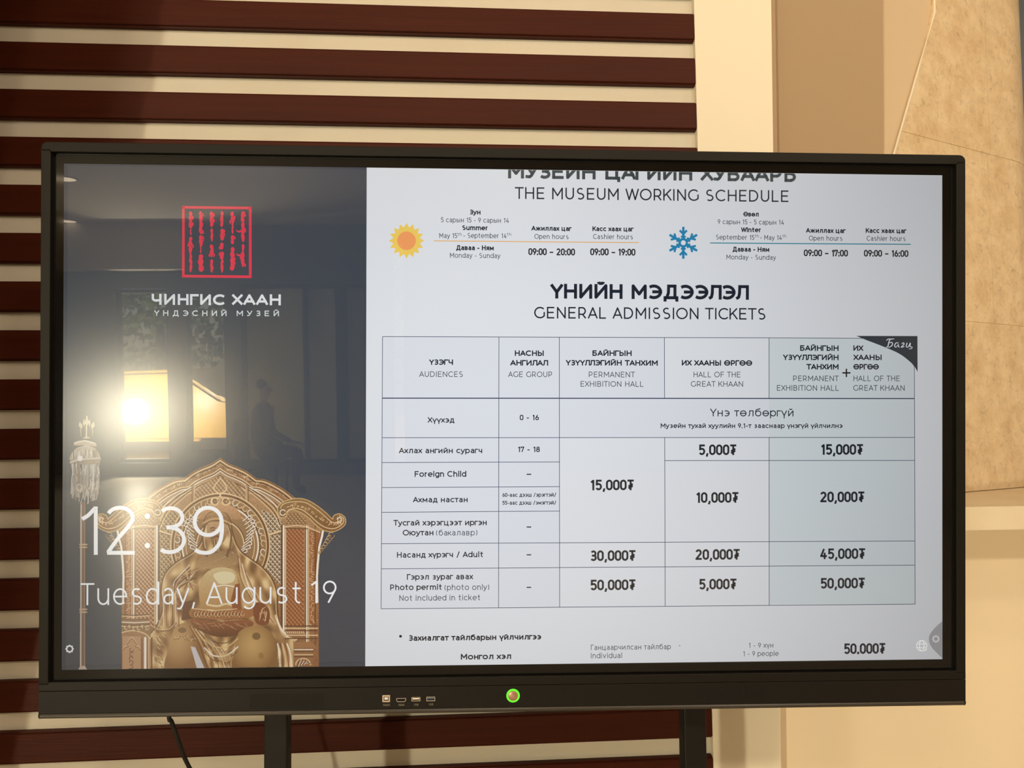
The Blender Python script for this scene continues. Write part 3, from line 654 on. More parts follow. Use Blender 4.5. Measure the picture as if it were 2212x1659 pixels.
T.stroke([(187, 945), (188, 900)], 3.6, (214, 196, 166), alpha=True); T.fill([(188, 896), (183, 912), (188, 924), (193, 912)], (206, 192, 160), alpha=True)
for s_ in (-1, 1):
    T.stroke(cat([(188+s_*12, 942), (188+s_*13, 930), (188+s_*11, 924)]), 2.2, (206, 188, 156), alpha=True)
    T.fill([(188+s_*16, 910), (188+s_*18, 920), (188+s_*11, 928), (188+s_*8, 918)], (204, 190, 156), alpha=True)
    T.fill([(188+s_*6, 902), (188+s_*9, 914), (188+s_*5, 926), (188+s_*3, 912)], (206, 192, 160), alpha=True)

# ------------------------------------------------------------------ the display
disp = bpy.data.objects.new('interactive_display', None); COL.objects.link(disp); disp.matrix_world = DISP
disp['label'] = 'black flat display showing museum hours and ticket prices, on a stand before slatted wall'; disp['category'] = 'display'
def mean(*v): return sum(v)/len(v)
OF = 0.007
oL = mean(D(87.2, 340, OF)[0], D(84, 1470, OF)[0]); oR = mean(D(2086.5, 350, OF)[0], D(2085.6, 1500, OF)[0])
oT = mean(D(100, 306.8, OF)[1], D(2060, 333.6, OF)[1])
iL = mean(D(108.3, 340, OF)[0], D(105, 1460, OF)[0]); iR = mean(D(2066.4, 400, OF)[0], D(2066, 1440, OF)[0])
iT = mean(D(120, 328, OF)[1], D(2050, 354, OF)[1])
gL = mean(D(120, 345)[0], D(116, 1460)[0]); gR = mean(D(2055.4, 370)[0], D(2055, 1440)[0])
gT = mean(D(130, 334.5)[1], D(2050, 360)[1]); gB = mean(D(130, 1467)[1], D(2050, 1443.5)[1])
iB = mean(D(110, 1473.2, OF)[1], D(2060, 1449.5, OF)[1]); sB = mean(D(90, 1477.8, OF)[1], D(2080, 1453, OF)[1])
pB = mean(D(90, 1493, OF)[1], D(1180, 1480.5, OF)[1]); lT = mean(D(100, 1541, OF)[1], D(2060, 1516, OF)[1]); lB = mean(D(110, 1553.6, OF)[1], D(2060, 1526, OF)[1])
RC = 0.0105; YB0, YF0 = 0.012, -OF
def P3(pts, y0, y1, bev=0.0):
    bm = bmesh.new(); prism(bm, [Vector((x, y0, z)) for x, z in pts], (0, y1-y0, 0))
    if bev: bmesh.ops.bevel(bm, geom=[e for e in bm.edges if all(abs(v.co.y-y0) < 1e-6 for v in e.verts)], offset=bev, segments=2, profile=0.5, affect='EDGES')
    return bm
def corner(cx, cz, r, a0, a1, n=7): return [(cx+r*math.cos(math.radians(a0+(a1-a0)*i/n)), cz+r*math.sin(math.radians(a0+(a1-a0)*i/n))) for i in range(n+1)]
zs = oT-0.0128
top = corner(oL+RC, oT-RC, RC, 180, 90)+corner(oR-RC, oT-RC, RC, 90, 0)+[(oR, zs), (iR+0.002, zs), (iR, iT), (iL, iT), (iL-0.002, zs), (oL, zs)]
obj('frame_rail', P3(top[::-1], YF0, YB0, 0.0009), M['frame'], disp, label='top rail of the dark grey frame')
obj('frame_rail', P3([(oL, zs-0.0005), (iL-0.0024, zs-0.0005), (iL, zs-0.0035), (iL, sB), (oL, sB)], YF0, YB0, 0.0008), M['frame'], disp, label='left rail of the dark grey frame')
obj('frame_rail', P3([(oR, zs-0.0005), (oR, sB), (iR, sB), (iR, zs-0.0035), (iR+0.0024, zs-0.0005)][::-1], YF0, YB0, 0.0008), M['frame'], disp, label='right rail of the dark grey frame')
obj('upper_strip', P3([(oL, sB-0.0004), (iL, sB-0.0004), (iL, iB), (iR, iB), (iR, sB-0.0004), (oR, sB-0.0004), (oR, pB+0.0004), (oL, pB+0.0004)], YF0, YB0, 0.0006), M['frame2'], disp)
ctl = obj('control_panel', B(oL, oR, YF0+0.0002, YB0, lT, pB-0.0003, bev=0.0004), M['frame2'], disp)
bm = bmesh.new(); pr = [(0.012, lT-0.0003), (YF0, lT-0.0003), (YF0-0.0015, lT-0.0022), (YF0-0.0022, lT-0.0042), (YF0-0.0012, lT-0.0064), (YF0+0.001, lB+0.0012), (YF0+0.004, lB), (0.012, lB)]
prism(bm, [Vector((oL+0.003, y, z)) for y, z in pr], (oR-oL-0.006, 0, 0)); obj('bottom_lip', bm, M['lip'], disp, smooth=False)
for x0, x1 in ((oL+0.0005, oL+0.0032), (oR-0.0032, oR-0.0005)):
    c = 0.004; q = [(x0, lT-0.0003), (x1, lT-0.0003), (x1, lB), (x0, lB)]
    if x0 < 0: q = [(x0, lT-0.0003), (x1, lT-0.0003), (x1, lB+0.0014), (x0+0.0014, lB+0.0022), (x0, lB+0.004)]
    else: q = [(x0, lT-0.0003), (x1, lT-0.0003), (x1, lB+0.004), (x1-0.0014, lB+0.0022), (x0, lB+0.0014)]
    obj('end_cap', P3(q, YF0-0.0012, YB0), M['frame'], disp)
obj('gap_lining', B(iL-0.002, iR+0.002, 0.004, 0.012, iB-0.002, iT+0.002), M['black'], disp)
obj('glass_border', B(gL, gR, 0.0, 0.0039, gB, gT, bev=0.0006), M['bezel'], disp)
bm = bmesh.new(); box(bm, oL+0.004, oR-0.004, YB0, 0.058, lB+0.006, oT-0.004, bev=0.004); box(bm, oL+0.2, oR-0.2, 0.058, 0.08, lB+0.1, oT-0.12, bev=0.004)
obj('back_cover', bm, M['frame2'], disp)

# screen: slide areas, all on the glass plane
def sc_rect(name, x0, y0, x1, y1, m, layer, parent, **kw):
    a = D((x0+x1)/2, y0)[1]; b = D((x0+x1)/2, y1)[1]; l = D(x0, (y0+y1)/2)[0]; r = D(x1, (y0+y1)/2)[0]
    return quad(name, l, r, b, a, m, layer, parent, **kw)
def quad(name, l, r, b, a, m, layer, parent, **kw):
    bm = bmesh.new(); y = -0.00012*layer-0.0002
    v = [bm.verts.new((l, y, b)), bm.verts.new((r, y, b)), bm.verts.new((r, y, a)), bm.verts.new((l, y, a))]; bm.faces.new(v)
    return obj(name, bm, m, parent, **kw)
sL, sR, sT, sBt = -1.4288/2, 1.4288/2, 0.8037/2, -0.8037/2
EM = {}
def em(r, g, b, k=1.0):
    key = (r, g, b, k)
    if key not in EM: EM[key] = emis('lit_pixels_%d_%d_%d' % (r, g, b), srgb(r, g, b), k)
    return EM[key]
screen = obj('screen', B(sL, sR, -0.0002, 0.0005, sBt, sT), em(40, 52, 70), disp)
xm = D(790.6, 900)[0]
quad('slide_area', sL+0.0062, xm, sBt+0.0072, sT-0.003, em(56, 64, 76), 1, screen, label='dark slate left part of the slide')
quad('slide_area', xm, sR, sBt, sT, em(224, 227, 232), 1, screen, label='white right part of the slide')
# ------------------------------------------------------------------ single-stroke lettering (cap height 1, x-height .74)
ST = 'L 0 0 0 1'; ST7 = 'L 0 0 0 .74'
BOWL = 'A .34 .37 .34 .37 0 360'
GL_ = {
'A': (.82, 'L 0 0 .41 1 .82 0;L .13 .3 .69 .3'), 'B': (.62, ST+';L 0 1 .36 1;A .36 .76 .2 .24 90 -90;L 0 .52 .38 .52;A .38 .26 .24 .26 90 -90;L 0 0 .38 0'), 'C': (.86, 'A .5 .5 .5 .5 45 315'),
'D': (.76, 'L .3 0 0 0 0 1 .3 1;A .3 .5 .46 .5 90 -90'), 'E': (.58, 'L .58 0 0 0 0 1 .58 1;L 0 .52 .52 .52'), 'F': (.58, 'L 0 0 0 1 .58 1;L 0 .5 .5 .5'), 'G': (.9, 'A .5 .5 .5 .5 45 322;L .9 .19 .9 .5'),
'H': (.72, ST+';L .72 0 .72 1;L 0 .52 .72 .52'), 'I': (0, ST), 'K': (.68, ST+';L .64 1 0 .34;L .24 .58 .68 0'), 'L': (.52, 'L 0 1 0 0 .52 0'), 'M': (.88, 'L 0 0 0 1 .44 .3 .88 1 .88 0'), 'N': (.72, 'L 0 0 0 1 .72 0 .72 1'),
'O': (1, 'A .5 .5 .5 .5 0 360'), 'P': (.62, ST+';L 0 1 .32 1;A .32 .68 .28 .32 90 -90;L 0 .36 .32 .36'), 'R': (.64, ST+';L 0 1 .32 1;A .32 .68 .28 .32 90 -90;L 0 .36 .32 .36;L .34 .36 .62 0'),
'S': (.6, 'A .3 .755 .27 .245 45 270;A .3 .255 .3 .255 90 -135'), 'T': (.7, 'L .35 0 .35 1;L 0 1 .7 1'), 'U': (.68, 'L 0 1 0 .34;A .34 .34 .34 .34 180 360;L .68 .34 .68 1'), 'W': (1.16, 'L 0 1 .29 0 .58 1 .87 0 1.16 1'),
'X': (.72, 'L 0 0 .72 1;L 0 1 .72 0'), 'Y': (.72, 'L 0 1 .36 .42 .72 1;L .36 .42 .36 0'),
'a': (.5, 'A .24 .5 .24 .24 150 0;L .49 .5 .49 0;L .49 .43 .24 .43;A .22 .215 .21 .215 90 270;A .22 .25 .27 .25 270 345'), 'b': (.68, 'L 0 0 0 1.05;'+BOWL), 'c': (.6, 'A .37 .37 .36 .37 45 315'), 'd': (.68, BOWL+';L .68 0 .68 1.05'),
'e': (.72, 'A .36 .37 .36 .37 0 312;L 0 .37 .72 .37'), 'f': (.38, 'L .14 0 .14 .8;A .34 .82 .2 .23 180 75;L 0 .7 .36 .7'), 'g': (.68, BOWL+';L .68 .74 .68 .04;A .35 .04 .33 .31 0 -140'),
'h': (.58, 'L 0 0 0 1.05;A .29 .44 .29 .3 180 0;L .58 .44 .58 0'), 'i': (0, ST7+';L 0 .99 0 1'), 'k': (.56, 'L 0 0 0 1.05;L .54 .74 0 .24;L .2 .42 .58 0'), 'l': (0, 'L 0 0 0 1.05'),
'm': (1.02, ST7+';A .255 .46 .255 .28 180 0;L .51 .46 .51 0;A .765 .46 .255 .28 180 0;L 1.02 .46 1.02 0'), 'n': (.58, ST7+';A .29 .44 .29 .3 180 0;L .58 .44 .58 0'), 'o': (.74, 'A .37 .37 .37 .37 0 360'),
'p': (.68, 'L 0 .74 0 -.28;'+BOWL), 'r': (.3, ST7+';A .28 .44 .28 .3 180 80'), 's': (.52, 'A .26 .555 .23 .185 45 270;A .26 .185 .26 .185 90 -135'), 't': (.38, 'L .14 .98 .14 .2;A .34 .2 .2 .2 180 285;L 0 .7 .36 .7'),
'u': (.58, 'L 0 .74 0 .3;A .29 .3 .29 .3 180 360;L .58 .74 .58 0'), 'v': (.62, 'L 0 .74 .31 0 .62 .74'), 'y': (.64, 'L 0 .74 .32 .02;L .64 .74 .26 -.14 .16 -.26 .02 -.24'),
'0': (.54, 'A .27 .71 .27 .29 0 180;L 0 .71 0 .29;A .27 .29 .27 .29 180 360;L .54 .29 .54 .71'), '1': (.22, 'L 0 .84 .2 1 .2 0'), '2': (.54, 'A .27 .73 .26 .27 165 -38;L .475 .565 0 0 .54 0'),
'3': (.54, 'A .27 .745 .24 .255 150 -80;A .27 .26 .27 .26 80 -150;L .2 .51 .3 .51'), '4': (.58, 'L .32 1 0 .24 .58 .24;L .42 .52 .42 0'), '5': (.54, 'L .5 1 .07 1 .05 .56;A .26 .31 .28 .31 128 -150'),
'6': (.54, 'A .27 .29 .27 .29 0 360;L .02 .4 .32 1'), '7': (.52, 'L 0 .8 0 1 .52 1 .17 0'), '8': (.54, 'A .27 .76 .22 .24 0 360;A .27 .26 .27 .26 0 360'), '9': (.54, 'A .27 .71 .27 .29 0 360;L .52 .6 .22 0'),
'₮': (.5, 'L .25 0 .25 1;L 0 1 .5 1;L .06 .36 .44 .58;L .06 .14 .44 .36'), ',': (.04, 'L .06 .04 -.02 -.22'), '.': (0, 'L 0 0 0 .01'), ':': (0, 'L 0 .02 0 .03;L 0 .6 0 .61'), '-': (.26, 'L 0 .38 .26 .38'), '–': (.44, 'L 0 .4 .44 .4'),
'/': (.4, 'L 0 -.1 .4 1.08'), '(': (.18, 'A .42 .45 .42 .68 130 230'), ')': (.18, 'A -.24 .45 .42 .68 50 -50'), '*': (.34, 'L .17 .62 .17 .98;L 0 .7 .34 .9;L 0 .9 .34 .7'), ' ': (.2, ''),
# Cyrillic
'Б': (.62, 'L .56 1 0 1 0 0 .34 0;A .34 .29 .28 .29 -90 90;L .34 .58 0 .58'), 'Г': (.54, 'L 0 0 0 1 .54 1'), 'Д': (.86, 'L 0 -.2 0 0 .86 0 .86 -.2;L .12 0 .24 .4 .26 1 .72 1 .72 0'), 'З': (.58, 'A .28 .745 .27 .255 145 -80;A .28 .26 .3 .26 80 -145;L .2 .51 .32 .51'),
'И': (.72, 'L 0 1 0 0 .72 1 .72 0'), 'Й': (.72, 'L 0 1 0 0 .72 1 .72 0;A .36 1.32 .18 .14 180 360'), 'Л': (.76, 'L 0 0 .12 .08 .18 .4 .2 1 .76 1 .76 0'), 'Ө': (1, 'A .5 .5 .5 .5 0 360;L 0 .5 1 .5'), 'У': (.74, 'L 0 1 .38 .32;L .74 1 .34 .14 .22 .02 .04 .04'),
'Ц': (.82, 'L 0 1 0 0 .82 0 .82 -.2;L .68 0 .68 1'), 'Ч': (.64, 'L 0 1 0 .62;A .28 .62 .28 .26 180 270;L .28 .36 .64 .4;L .64 1 .64 0'), 'Ы': (.9, ST+';L 0 .6 .3 .6;A .3 .3 .3 .3 90 -90;L .3 0 0 0;L .9 0 .9 1'), 'Ь': (.62, ST+';L 0 .6 .3 .6;A .3 .3 .3 .3 90 -90;L .3 0 0 0'),
'Э': (.8, 'A .3 .5 .5 .5 128 -128;L .3 .5 .8 .5'),
'б': (.72, 'A .36 .36 .36 .36 0 360;L .02 .42 .04 .72;A .34 .68 .3 .28 170 95;L .31 .96 .6 1.04'), 'в': (.54, 'L 0 0 0 .74 .3 .74;A .3 .565 .18 .175 90 -90;L 0 .39 .32 .39;A .32 .195 .2 .195 90 -90;L .32 0 0 0'), 'г': (.42, 'L 0 0 0 .74 .42 .74'),
'д': (.7, 'L 0 -.18 0 0 .7 0 .7 -.18;L .1 0 .2 .3 .22 .74 .58 .74 .58 0'), 'ж': (.98, 'L .49 0 .49 .74;L .02 .74 .3 .37 .68 .37 .96 .74;L .3 .37 0 0;L .68 .37 .98 0'), 'з': (.48, 'A .24 .56 .21 .18 145 -80;A .24 .195 .24 .195 80 -145;L .18 .38 .28 .38'),
'и': (.58, 'L 0 .74 0 0 .58 .74 .58 0'), 'й': (.58, 'L 0 .74 0 0 .58 .74 .58 0;A .29 1.06 .16 .13 180 360'), 'к': (.54, ST7+';L 0 .37 .18 .37 .52 .74;L .18 .37 .56 0'), 'л': (.6, 'L 0 0 .1 .08 .15 .3 .16 .74 .6 .74 .6 0'), 'м': (.72, 'L 0 0 0 .74 .36 .16 .72 .74 .72 0'),
'н': (.56, ST7+';L .56 0 .56 .74;L 0 .38 .56 .38'), 'ө': (.74, 'A .37 .37 .37 .37 0 360;L 0 .37 .74 .37'), 'т': (.56, 'L .28 0 .28 .74;L 0 .74 .56 .74'), 'ү': (.64, 'L 0 .74 .32 .06;L .64 .74 .32 .06 .32 -.28'), 'х': (.56, 'L 0 0 .56 .74;L 0 .74 .56 0'),
'ц': (.68, 'L 0 .74 0 0 .68 0 .68 -.18;L .56 0 .56 .74'), 'ч': (.5, 'L 0 .74 0 .5;A .24 .48 .24 .22 180 270;L .24 .26 .5 .3;L .5 .74 .5 0'), 'ш': (.9, 'L 0 .74 0 0 .9 0 .9 .74;L .45 0 .45 .74'), 'ы': (.76, ST7+';L 0 .46 .28 .46;A .28 .23 .23 .23 90 -90;L .28 0 0 0;L .76 0 .76 .74'),
'э': (.58, 'A .2 .37 .38 .37 122 -122;L .24 .37 .58 .37'), 'ю': (.98, ST7+';L 0 .37 .26 .37;A .62 .37 .36 .37 0 360'), 'я': (.52, 'L .52 0 .52 .74 .22 .74;A .22 .54 .2 .2 90 270;L .22 .34 .52 .34;L .26 .34 0 0'),
}
for a, b in zip('АВЕКМНОРСТХ', 'ABEKMHOPCTX'): GL_[a] = GL_[b]
for a, b in zip('Үаеорсу', 'Yaeopcy'): GL_[a] = GL_[b]
RND, DIA = 'OCGQӨОСЭocedgbpөоседбрэю069385З', 'AWYTXКKУҮХTТАГуyүхгтк7Л'
def bearing(ch): return 0.065 if ch in RND else 0.015 if ch in DIA else 0.12
def layout(s, track=0.0):
    x = 0; out = []
    for i, ch in enumerate(s):
        w_, d = GL_[ch]; b = bearing(ch) if ch != ' ' else 0.08
        x += b if i else 0
        for tok in d.split(';'):
            v = tok.split()
            if not v: continue
            n = [float(q) for q in v[1:]]
            if v[0] == 'L': pts = [(x+n[j], n[j+1]) for j in range(0, len(n), 2)]
            else:
                k = max(6, int(abs(n[5]-n[4])/18)); pts = [(x+n[0]+n[2]*math.cos(math.radians(a)), n[1]+n[3]*math.sin(math.radians(a))) for a in np.linspace(n[4], n[5], k+1)]
            out.append((v[0], pts))
        x += w_+b+track+0.14
        if i == len(s)-1: x -= b+track+0.14
    return out, x
def strokes_mesh(name, s, x0, x1, zb, cap, t, y, track=0.0):
    "lettering as flat ribbons in the plane y; x0..x1 outer width, zb baseline, cap height, t stroke thickness (all metres)"
    out, W0 = layout(s, track); q = (x1-x0-t)/max(W0, 1e-6) if W0 > 0.05 else 0
    if W0 <= 0.05: x0 = (x0+x1-t)/2
    f = lambda p: np.array((x0+t/2+p[0]*q, zb+t/2+p[1]*(cap-t)))
    V, Fc = [], []
    def quadf(a, b, c, d):
        n = len(V); V.extend([a, b, c, d]); ar = sum(V[n+i][0]*V[n+(i+1) % 4][1]-V[n+(i+1) % 4][0]*V[n+i][1] for i in range(4)); Fc.append((n, n+1, n+2, n+3) if ar > 0 else (n+3, n+2, n+1, n))
    for kind, pts in out:
        P = [f(p) for p in pts]; closed = kind == 'A' and np.hypot(*(P[0]-P[-1])) < 1e-7
        if closed: P = P[:-1]
        N = len(P); seg = N if closed else N-1
        dr = []
        for i in range(seg):
            d = P[(i+1) % N]-P[i]; L_ = np.hypot(*d); dr.append(d/L_ if L_ > 0 else np.array((0, 1.0)))
        if kind == 'A':
            nr = []
            for i in range(N):
                a = dr[(i-1) % seg] if (closed or i > 0) else dr[0]; b = dr[i % seg] if (closed or i < seg) else dr[-1]
                m = a+b; m /= np.hypot(*m); c = m@b; nr.append(np.array((-m[1], m[0]))/max(c, 0.5)*t/2)
            for i in range(seg):
                j = (i+1) % N; quadf(P[i]-nr[i], P[j]-nr[j], P[j]+nr[j], P[i]+nr[i])
        else:
            for i in range(seg):
                a, b, d = P[i], P[i+1], dr[i]; n = np.array((-d[1], d[0]))*t/2
                def e(turn): return t/2 if turn is None or 0.2 > abs(turn) else 0.0
                ta = None if i == 0 else dr[i-1]@d; tb_ = None if i == seg-1 else dr[i+1]@d
                diag = min(abs(d[0]), abs(d[1])) > 0.15
                ea = (t*0.5 if not diag else t*0.32) if ta is None else e(ta); eb = (t*0.5 if not diag else t*0.32) if tb_ is None else e(tb_)
                if np.hypot(*(b-a)) < cap*0.05: ea = eb = t*0.58; n = n*1.16
                quadf(a-d*ea-n, b+d*eb-n, b+d*eb+n, a-d*ea+n)
                if tb_ is not None and abs(tb_) >= 0.2:
                    k = len(V); V.extend([b+t/2*np.array((math.cos(q_), math.sin(q_))) for q_ in np.linspace(0, 2*math.pi, 11)[:-1]]); Fc.append(tuple(range(k, k+10)))
    me = bpy.data.meshes.new(name); me.from_pydata([(v[0], y, v[1]) for v in V], [], Fc); me.update(); return me
WT = {'b': 0.21, 'm': 0.17, 'r': 0.12, 'l': 0.116, 'd': 0.185, 'x': 0.078}
def text(s, x0, x1, base, cap, wt='r', col=(26, 36, 50), name='text_line', parent=None, layer=4, clip=None, track=0.0, label=None, y=None, mat_=None):
    off = -y if y is not None else 0.0; xm_ = (x0+x1)/2
    L_, R_ = D(x0, base, off)[0], D(x1, base, off)[0]; zb_ = D(xm_, base, off)[1]; ch = D(xm_, base-cap, off)[1]-zb_
    me = strokes_mesh(name, s, L_, R_, zb_, ch, WT[wt]*ch, -0.00012*layer-0.0002 if y is None else y, track)
    if clip is not None:
        bm = bmesh.new(); bm.from_mesh(me)
        bmesh.ops.bisect_plane(bm, geom=bm.verts[:]+bm.edges[:]+bm.faces[:], plane_co=(0, 0, clip), plane_no=(0, 0, 1), clear_outer=True)
        bm.to_mesh(me); bm.free()
    return obj(name, me, mat_ or em(*col), parent or screen, label=label)
NAVY, GREY, CHAR = (22, 32, 48), (62, 70, 84), (40, 42, 46)
L = [  # text, left, right, baseline, cap height, weight, colour
 ('THE MUSEUM WORKING SCHEDULE', 1112, 1702.7, 433.3, 25.4, 'r', NAVY), ('ҮНИЙН МЭДЭЭЛЭЛ', 1188.5, 1617.4, 646.3, 31.8, 'b', NAVY), ('GENERAL ADMISSION TICKETS', 1153.7, 1653, 689.3, 25, 'r', NAVY),
 ('Зун', 1014.4, 1038, 463.7, 10.7, 'b', NAVY), ('5 сарын 15 - 9 сарын 14', 952.5, 1099.3, 481, 10.7, 'l', GREY), ('Summer', 998.4, 1054, 497.5, 10.4, 'b', NAVY),
 ('May 15', 949, 987.5, 514.5, 10.7, 'l', GREY), ('th', 988.5, 997, 509.5, 6.6, 'l', GREY), ('- September 14', 1001, 1094, 514.5, 10.7, 'l', GREY), ('th', 1095, 1104, 509.5, 6.6, 'l', GREY),
 ('Даваа - Ням', 985.4, 1066.5, 540.8, 10.7, 'b', NAVY), ('Monday - Sunday', 972, 1081, 557.4, 10.7, 'l', GREY),
 ('Ажиллах цаг', 1147.8, 1234.7, 498.8, 10.4, 'b', NAVY), ('Open hours', 1154.3, 1228, 516.4, 10.6, 'l', GREY), ('09:00 – 20:00', 1141.3, 1242, 551.6, 15, 'd', CHAR),
 ('Касс хаах цаг', 1279.6, 1368.5, 499.8, 10.4, 'b', NAVY), ('Cashier hours', 1281, 1367, 516.8, 10.6, 'l', GREY), ('09:00 – 19:00', 1274.8, 1372.4, 552, 15, 'd', CHAR),
 ('Өвөл', 1605.4, 1638.6, 468, 10.4, 'b', NAVY), ('9 сарын 15 - 5 сарын 14', 1550, 1693, 485, 10.5, 'l', GREY), ('Winter', 1600.5, 1643.8, 501.8, 10.4, 'b', NAVY),
 ('September 15', 1546.5, 1629, 518, 10.6, 'l', GREY), ('th', 1630.3, 1638.5, 513, 6.6, 'l', GREY), ('- May 14', 1641.7, 1688.5, 518.6, 10.6, 'l', GREY), ('th', 1689.8, 1698, 513.4, 6.6, 'l', GREY),
 ('Даваа - Ням', 1582.3, 1661.4, 544, 10.5, 'b', NAVY), ('Monday - Sunday', 1569, 1676, 561, 10.5, 'l', GREY),
 ('Ажиллах цаг', 1740.5, 1826.4, 503.4, 10.4, 'b', NAVY), ('Open hours', 1747, 1819.3, 520, 10.4, 'l', GREY), ('09:00 – 17:00', 1736, 1831.3, 554, 14.6, 'd', CHAR),
 ('Касс хаах цаг', 1869.7, 1957.6, 503.7, 10.4, 'b', NAVY), ('Cashier hours', 1871.6, 1955.6, 520.6, 10.4, 'l', GREY), ('09:00 – 16:00', 1865.8, 1961.8, 554.8, 14.6, 'd', CHAR),
 ('ҮЗЭГЧ', 927, 978.6, 788.2, 11.8, 'b', NAVY), ('AUDIENCES', 905.6, 999.7, 814.3, 12, 'l', GREY), ('НАСНЫ', 1112, 1174.5, 769, 12, 'b', NAVY), ('АНГИЛАЛ', 1102, 1184, 789.8, 12, 'b', NAVY), ('AGE GROUP', 1097.7, 1192.7, 814.6, 12, 'l', GREY),
 ('БАЙНГЫН', 1279.6, 1364.3, 769, 12, 'b', NAVY), ('ҮЗҮҮЛЛЭГИЙН ТАНХИМ', 1222, 1420.6, 789.8, 12, 'b', NAVY), ('PERMANENT', 1271.8, 1371.4, 815, 12, 'l', GREY), ('EXHIBITION HALL', 1254, 1389.7, 835.4, 12, 'l', GREY),
 ('ИХ ХААНЫ ӨРГӨӨ', 1472.6, 1624.6, 790, 12, 'b', NAVY), ('HALL OF THE', 1498, 1599, 815, 12, 'l', GREY), ('GREAT KHAAN', 1492, 1604.7, 835.4, 12, 'l', GREY),
 ('БАЙНГЫН', 1728, 1811, 758, 12, 'b', NAVY), ('ҮЗҮҮЛЛЭГИЙН', 1691, 1811, 778, 12, 'b', NAVY), ('ТАНХИМ', 1741.8, 1811, 798.3, 12, 'b', NAVY), ('PERMANENT', 1713, 1811.4, 823.4, 12, 'l', GREY), ('EXHIBITION HALL', 1678, 1811.4, 844, 12, 'l', GREY),
 ('ИХ', 1843, 1864.5, 758, 12, 'b', NAVY), ('ХААНЫ', 1843, 1904, 778, 12, 'b', NAVY), ('ӨРГӨӨ', 1843, 1898, 798.3, 12, 'b', NAVY), ('HALL OF THE', 1843.3, 1943, 823.4, 12, 'l', GREY), ('GREAT KHAAN', 1842.7, 1953.7, 844, 12, 'l', GREY),
 ('Хүүхэд', 923.8, 981.5, 913, 12, 'm', NAVY), ('0 - 16', 1122.7, 1164.2, 907.7, 11.8, 'm', NAVY), ('Үнэ төлбөргүй', 1533.6, 1713.6, 899.5, 17, 'r', NAVY), ('Музейн тухай хуулийн 9.1-т зааснаар үнэгүй үйлчилнэ', 1427, 1819.5, 924.7, 10.4, 'm', NAVY),
 ('Ахлах ангийн сурагч', 861.7, 1041.6, 979, 12, 'm', NAVY), ('17 - 18', 1119, 1166.2, 976.6, 12, 'm', NAVY), ('Foreign Child', 895.8, 1007.2, 1029.9, 12.4, 'm', NAVY), ('Ахмад настан', 892, 1010.2, 1085, 12, 'm', NAVY),
 ('60-аас дээш /эрэгтэй/', 1085.2, 1201.3, 1073, 8.4, 'm', NAVY), ('55-аас дээш /эмэгтэй/', 1085.2, 1201.3, 1090, 8.4, 'm', NAVY),
 ('Тусгай хэрэгцээт иргэн', 849.9, 1051.4, 1134.9, 12.3, 'm', NAVY), ('Оюутан', 870, 936.3, 1156.5, 12.3, 'm', NAVY), ('(бакалавр)', 942, 1031.2, 1156.5, 12.3, 'l', GREY), ('Насанд хүрэгч / Adult', 857.6, 1043.7, 1204, 12.3, 'm', NAVY),
 ('Гэрэл зураг авах', 879, 1022, 1251.7, 12.3, 'm', NAVY), ('Photo permit', 843, 954.5, 1274.3, 12.3, 'm', NAVY), ('(photo only)', 960.3, 1056.8, 1274.3, 12.3, 'l', GREY), ('Not included in ticket', 862.7, 1037.3, 1297, 12.3, 'l', GREY),
 ('*', 862, 868.5, 1383, 12, 'b', NAVY), ('Захиалгат тайлбарын үйлчилгээ', 882.6, 1169, 1382.7, 12.4, 'b', NAVY), ('Монгол хэл', 995.4, 1104, 1424, 12.6, 'b', NAVY),
 ('Ганцаарчилсан тайлбар', 1276.3, 1449, 1403, 11.4, 'l', (84, 88, 96)), ('Individual', 1276.3, 1343.5, 1421.5, 11.6, 'l', (84, 88, 96)), ('1 - 9 хүн', 1617.5, 1670, 1399, 11, 'l', (84, 88, 96)), ('1 - 9 people', 1605.2, 1681.8, 1417, 11, 'l', (84, 88, 96)),
]
for s_, x0, x1, b_, c_, w_, col_ in L: text(s_, x0, x1, b_, c_, w_, col_)
PR = [('5,000₮', 1509, 1590.2, 983), ('15,000₮', 1773.3, 1863.9, 982.3), ('15,000₮', 1275.6, 1368.8, 1059), ('10,000₮', 1503.9, 1594.8, 1086), ('20,000₮', 1771.2, 1866.7, 1084.7),
 ('30,000₮', 1274.6, 1372.5, 1211.5), ('20,000₮', 1501.8, 1597.5, 1209), ('45,000₮', 1771.2, 1868.4, 1207.4), ('50,000₮', 1275, 1372.5, 1274.7), ('5,000₮', 1509.8, 1590.6, 1273), ('50,000₮', 1772, 1867.7, 1271), ('50.000₮', 1822.6, 1912, 1412.2)]
for s_, x0, x1, b_ in PR: text(s_, x0, x1, b_, 23.0, 'd', CHAR if x0 < 1700 else NAVY, name='price_text')
text('МУЗЕЙН ЦАГИЙН ХУВААРЬ', 1097.4, 1719.6, 389.5, 31.5, 'b', (52, 66, 70), name='heading_text', clip=sT-0.0004)
